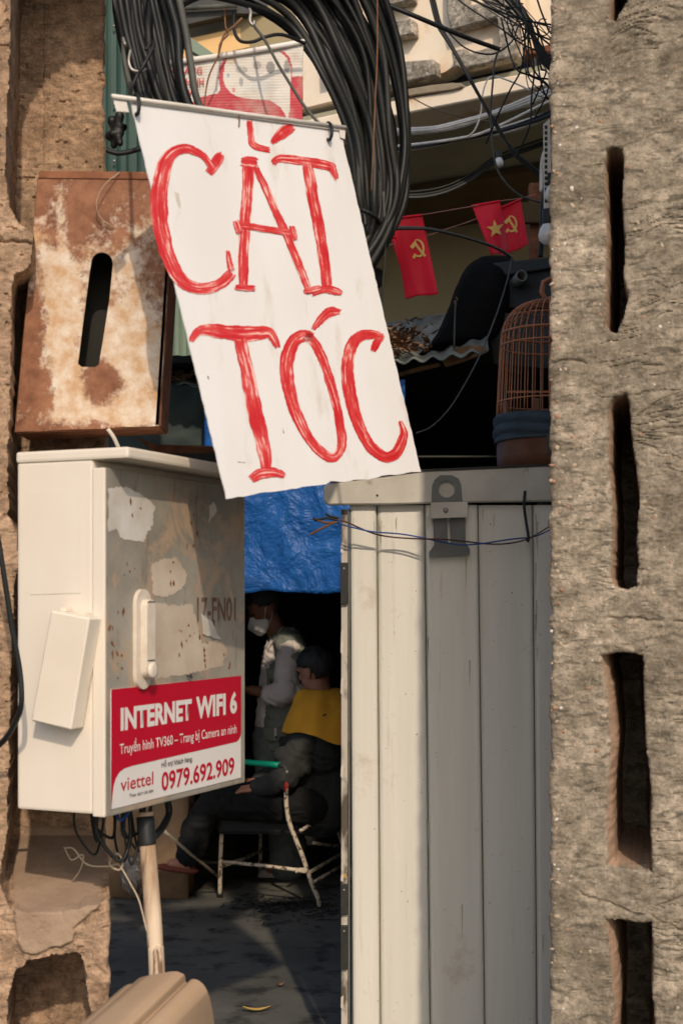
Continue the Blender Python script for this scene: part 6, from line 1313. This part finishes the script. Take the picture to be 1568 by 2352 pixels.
# tan plastic bin with ribbed lid
def bin_():
    t = thing('plastic_bin', Vector((-0.36, 2.7, 0)), 'tan plastic bin with ribbed domed lid, bottom left', 'bin')
    pr = [(496, 2420), (492, 2352), (484, 2300), (472, 2268), (456, 2252), (440, 2249), (432, 2256), (426, 2254), (424, 2240), (414, 2234), (400, 2231), (366, 2236), (326, 2244), (316, 2250), (312, 2260), (300, 2260), (284, 2266), (262, 2288), (240, 2330), (215, 2400)]
    P = catmull([U(x, y, 2.9) for x, y in pr], 4); n = len(P); V, Fc = [], []
    rows = [(0.0, Vector((0, 0.05, -0.05)), 0.93), (0.02, Vector((0, 0.015, -0.008)), 0.99), (0.05, Vector((0, 0, 0)), 1.0), (1.0, Vector((-0.16, -0.52, -0.07)), 1.04), (1.02, Vector((-0.163, -0.54, -0.09)), 1.0)]
    cen = sum(P, Vector()) / n
    for _, off, s in rows:
        for p in P: V.append(cen + (p - cen) * s + off)
    for j in range(len(rows) - 1):
        for i in range(n - 1): Fc.append((j * n + i, j * n + i + 1, (j + 1) * n + i + 1, (j + 1) * n + i))
    Fc.append(tuple(range(n))[::-1]); Fc.append(tuple((len(rows) - 1) * n + i for i in range(n)))
    mesh('lid', V, Fc, MT['bin'], t, True).data.set_sharp_from_angle(angle=R(32))
    zt_ = min(p.z for p in P) - 0.0
    a = [Vector((P[-1].x + .02, 2.88, zt_)), Vector((P[0].x - .02, 2.88, zt_)), Vector((P[0].x - .17, 2.42, zt_ - .05)), Vector((P[-1].x - .13, 2.42, zt_ - .05))]
    b = [Vector((v.x * .97 - 0.01, 2.65 + (v.y - 2.65) * .8, 0.02)) for v in a]
    mesh('bin_body', a + b, [(0, 1, 2, 3), (7, 6, 5, 4), (0, 4, 5, 1), (1, 5, 6, 2), (2, 6, 7, 3), (3, 7, 4, 0)], MT['bin'], t)
bin_()
# block, bag, leaves on the floor
sb_ = thing('stone_block', U(390, 2042, 7.4), 'squat rough stone block beside the customer\'s foot', 'block')
rough_box('block', U(392, 2002, 7.55) , 0.055, 0.08, 0.085, MT['stone'], sb_, 0.02, 0.012)
V, Fc = [], []; ellipsoid(V, Fc, U(315, 2010, 7.3), (0.09, 0.07, 0.10)); V = [v + Vector((rnd.uniform(-1, 1), rnd.uniform(-1, 1), rnd.uniform(-1, 1))) * 0.014 for v in V]
pb = mesh('plastic_bag', [Vector((v.x, v.y, max(v.z, 0.006))) for v in V], Fc, MT['clear_bag']); tag(pb, 'crumpled clear plastic bag on the floor left of the stick', 'bag')
def floor_leaf(x, y, a, L, w, mat, label):
    d = 1.55 * F / (y - 1375); c = Vector(((x - 784) / F * d, d, 0.006)); u = Vector((math.cos(a), math.sin(a), 0)); v = Vector((-math.sin(a), math.cos(a), 0)); V, Fc = [], []
    for i in range(9):
        t = i / 8; ww = w * math.sin(math.pi * (0.08 + 0.9 * t)) ; lift = 0.012 * (t - .5) ** 2 * 4
        V += [c + u * (t - .5) * L + v * ww + Z1 * (lift + .006), c + u * (t - .5) * L + Z1 * lift, c + u * (t - .5) * L - v * ww + Z1 * (lift + .005)]
    for i in range(8):
        for k in (0, 1): Fc.append((i * 3 + k, i * 3 + k + 1, i * 3 + k + 4, i * 3 + k + 3))
    o = mesh('fallen_leaf', V, Fc, mat, None, True); tag(o, label, 'leaf')
floor_leaf(590, 2325, 0.1, 0.105, 0.014, MT['yellow_leaf'], 'narrow tan leaf lying near the bottom of the floor'); floor_leaf(644, 2268, 0.3, 0.035, 0.012, MT['dry_leaf'], 'small dark leaf lying on the floor above the tan one')
# hair clippings on the floor below the chair
def clippings():
    r = random.Random(9); V, Fc = [], []
    for i in range(700):
        x, y = r.gauss(0.02, 0.32), r.gauss(7.05, 0.16); 
        if r.random() < .5: x, y = r.gauss(-0.3, 0.12), r.gauss(7.2, 0.08)
        a = r.uniform(0, 3.14); L = r.uniform(0.008, 0.028); u = Vector((math.cos(a), math.sin(a), 0)) * L; v = Vector((-u.y, u.x, 0)) * 0.12; c = Vector((x, y, 0.004 + r.uniform(0, .004))); k = len(V)
        V += [c - u - v, c + u - v, c + u + v + Z1 * .004, c - u + v + Z1 * .002]; Fc.append((k, k + 1, k + 2, k + 3))
    tag(mesh('hair_clippings', V, Fc, MT['hair']), 'dark hair clippings scattered on the floor round the chair', 'hair', kind='stuff')
clippings()
# cables below and beside the cabinet
GU = 'black cables drooping under the cabinet'
for k in range(10):
    x0 = rnd.uniform(150, 380); x1 = x0 + rnd.uniform(-60, 90); d = 3.22 + rnd.uniform(0, .16); s = rnd.uniform(20, 90)
    wire('drooping_cable', [(x0, 1850, d), (x0 + rnd.uniform(-10, 10), 1890 + s * .3, d), ((x0 + x1) / 2 + rnd.uniform(-20, 20), 1900 + s, d), (x1 + rnd.uniform(-10, 10), 1890 + s * .4, d + .03), (x1, 1840, d + .05)], d, rnd.choice([0.003, 0.004, 0.005]), MT['black_cable'], 'black cable drooping in a loop under the cabinet', 'cable', GU)
wire('drooping_cable', [(385, 1840, 3.4), (388, 1870, 3.4), (370, 1905, 3.35), (345, 1930, 3.3), (330, 1945, 3.27)], 3.35, 0.009, MT['black_cable'], 'thick black cable curving from the cabinet to the wooden stick', 'cable')
wire('blue_wire', [(265, 1850, 3.25), (273, 1880, 3.2), (282, 1882, 3.2), (300, 1860, 3.25)], 3.2, 0.004, MT['blue_wire'], 'short blue wire tucked under the cabinet', 'wire')
wire('twine', [(148, 1945, 3.28), (165, 1975, 3.26), (190, 1962, 3.26), (188, 1990, 3.27), (170, 2020, 3.3), (140, 2050, 3.38), (110, 2085, 3.41)], 3.3, 0.0018, MT['twine'], 'pale twine trailing over the brown pole below the cabinet', 'twine')
wire('twine', [(150, 1948, 3.28), (170, 1950, 3.26), (200, 1985, 3.26), (245, 1990, 3.26), (270, 1985, 3.25), (280, 1995, 3.24), (300, 2030, 3.22), (320, 2070, 3.2), (338, 2140, 3.18)], 3.24, 0.0022, MT['twine'], 'pale twine knotted under the cabinet and tied down to the bin', 'twine')
wire('twine', [(252, 1980, 3.25), (268, 1960, 3.24), (282, 1978, 3.24), (275, 1998, 3.24), (258, 1992, 3.25)], 3.24, 0.0026, MT['twine'], 'knot of pale twine below the cabinet corner', 'twine', closed=True)
wire('side_cable', [(-40, 1120, 2.95), (-8, 1220, 2.95), (8, 1310, 2.95), (28, 1440, 2.96), (46, 1540, 2.97), (50, 1610, 2.97), (40, 1650, 2.99), (10, 1700, 3.05), (-40, 1740, 3.1)], 2.96, 0.0065, MT['black_cable'], 'thick black cable curving down left of the cabinet', 'cable')
tg = thing('cable_knot', U(275, 360, 3.4), 'black lump of taped cable ends behind the sign corner', 'cable knot')
V, Fc = [], []
for k in range(7): cap_limb(V, Fc, [U(250 + rnd.uniform(-4, 40), 255 + rnd.uniform(0, 60), 3.4 + rnd.uniform(0, .05)), U(262 + rnd.uniform(-4, 34), 285 + rnd.uniform(0, 50), 3.4 + rnd.uniform(0, .05))], [0.012, 0.009], 8)
remesh('lump', V, Fc, 0.004, MT['black_cable'], tg, 1)
wire('hanging_cable', [(246, 345, 3.4), (270, 352, 3.4), (300, 348, 3.4), (325, 340, 3.4)], 3.4, 0.006, MT['black_cable'], 'black cable stub lying level behind the sign corner', 'cable')
# vent in the lit wall beside the sign
vt = thing('wall_vent', FP(861, 640, out=-2.0), 'black round grille on the ochre wall beside the sign edge', 'vent')
wpn = RP(862, 640, W0, fn); lathe('grille', [(0.085, 0), (0.085, 0.02), (0.07, 0.03), (0.001, 0.03)], wpn, MT['black_metal'], vt, 20, axis=fn)
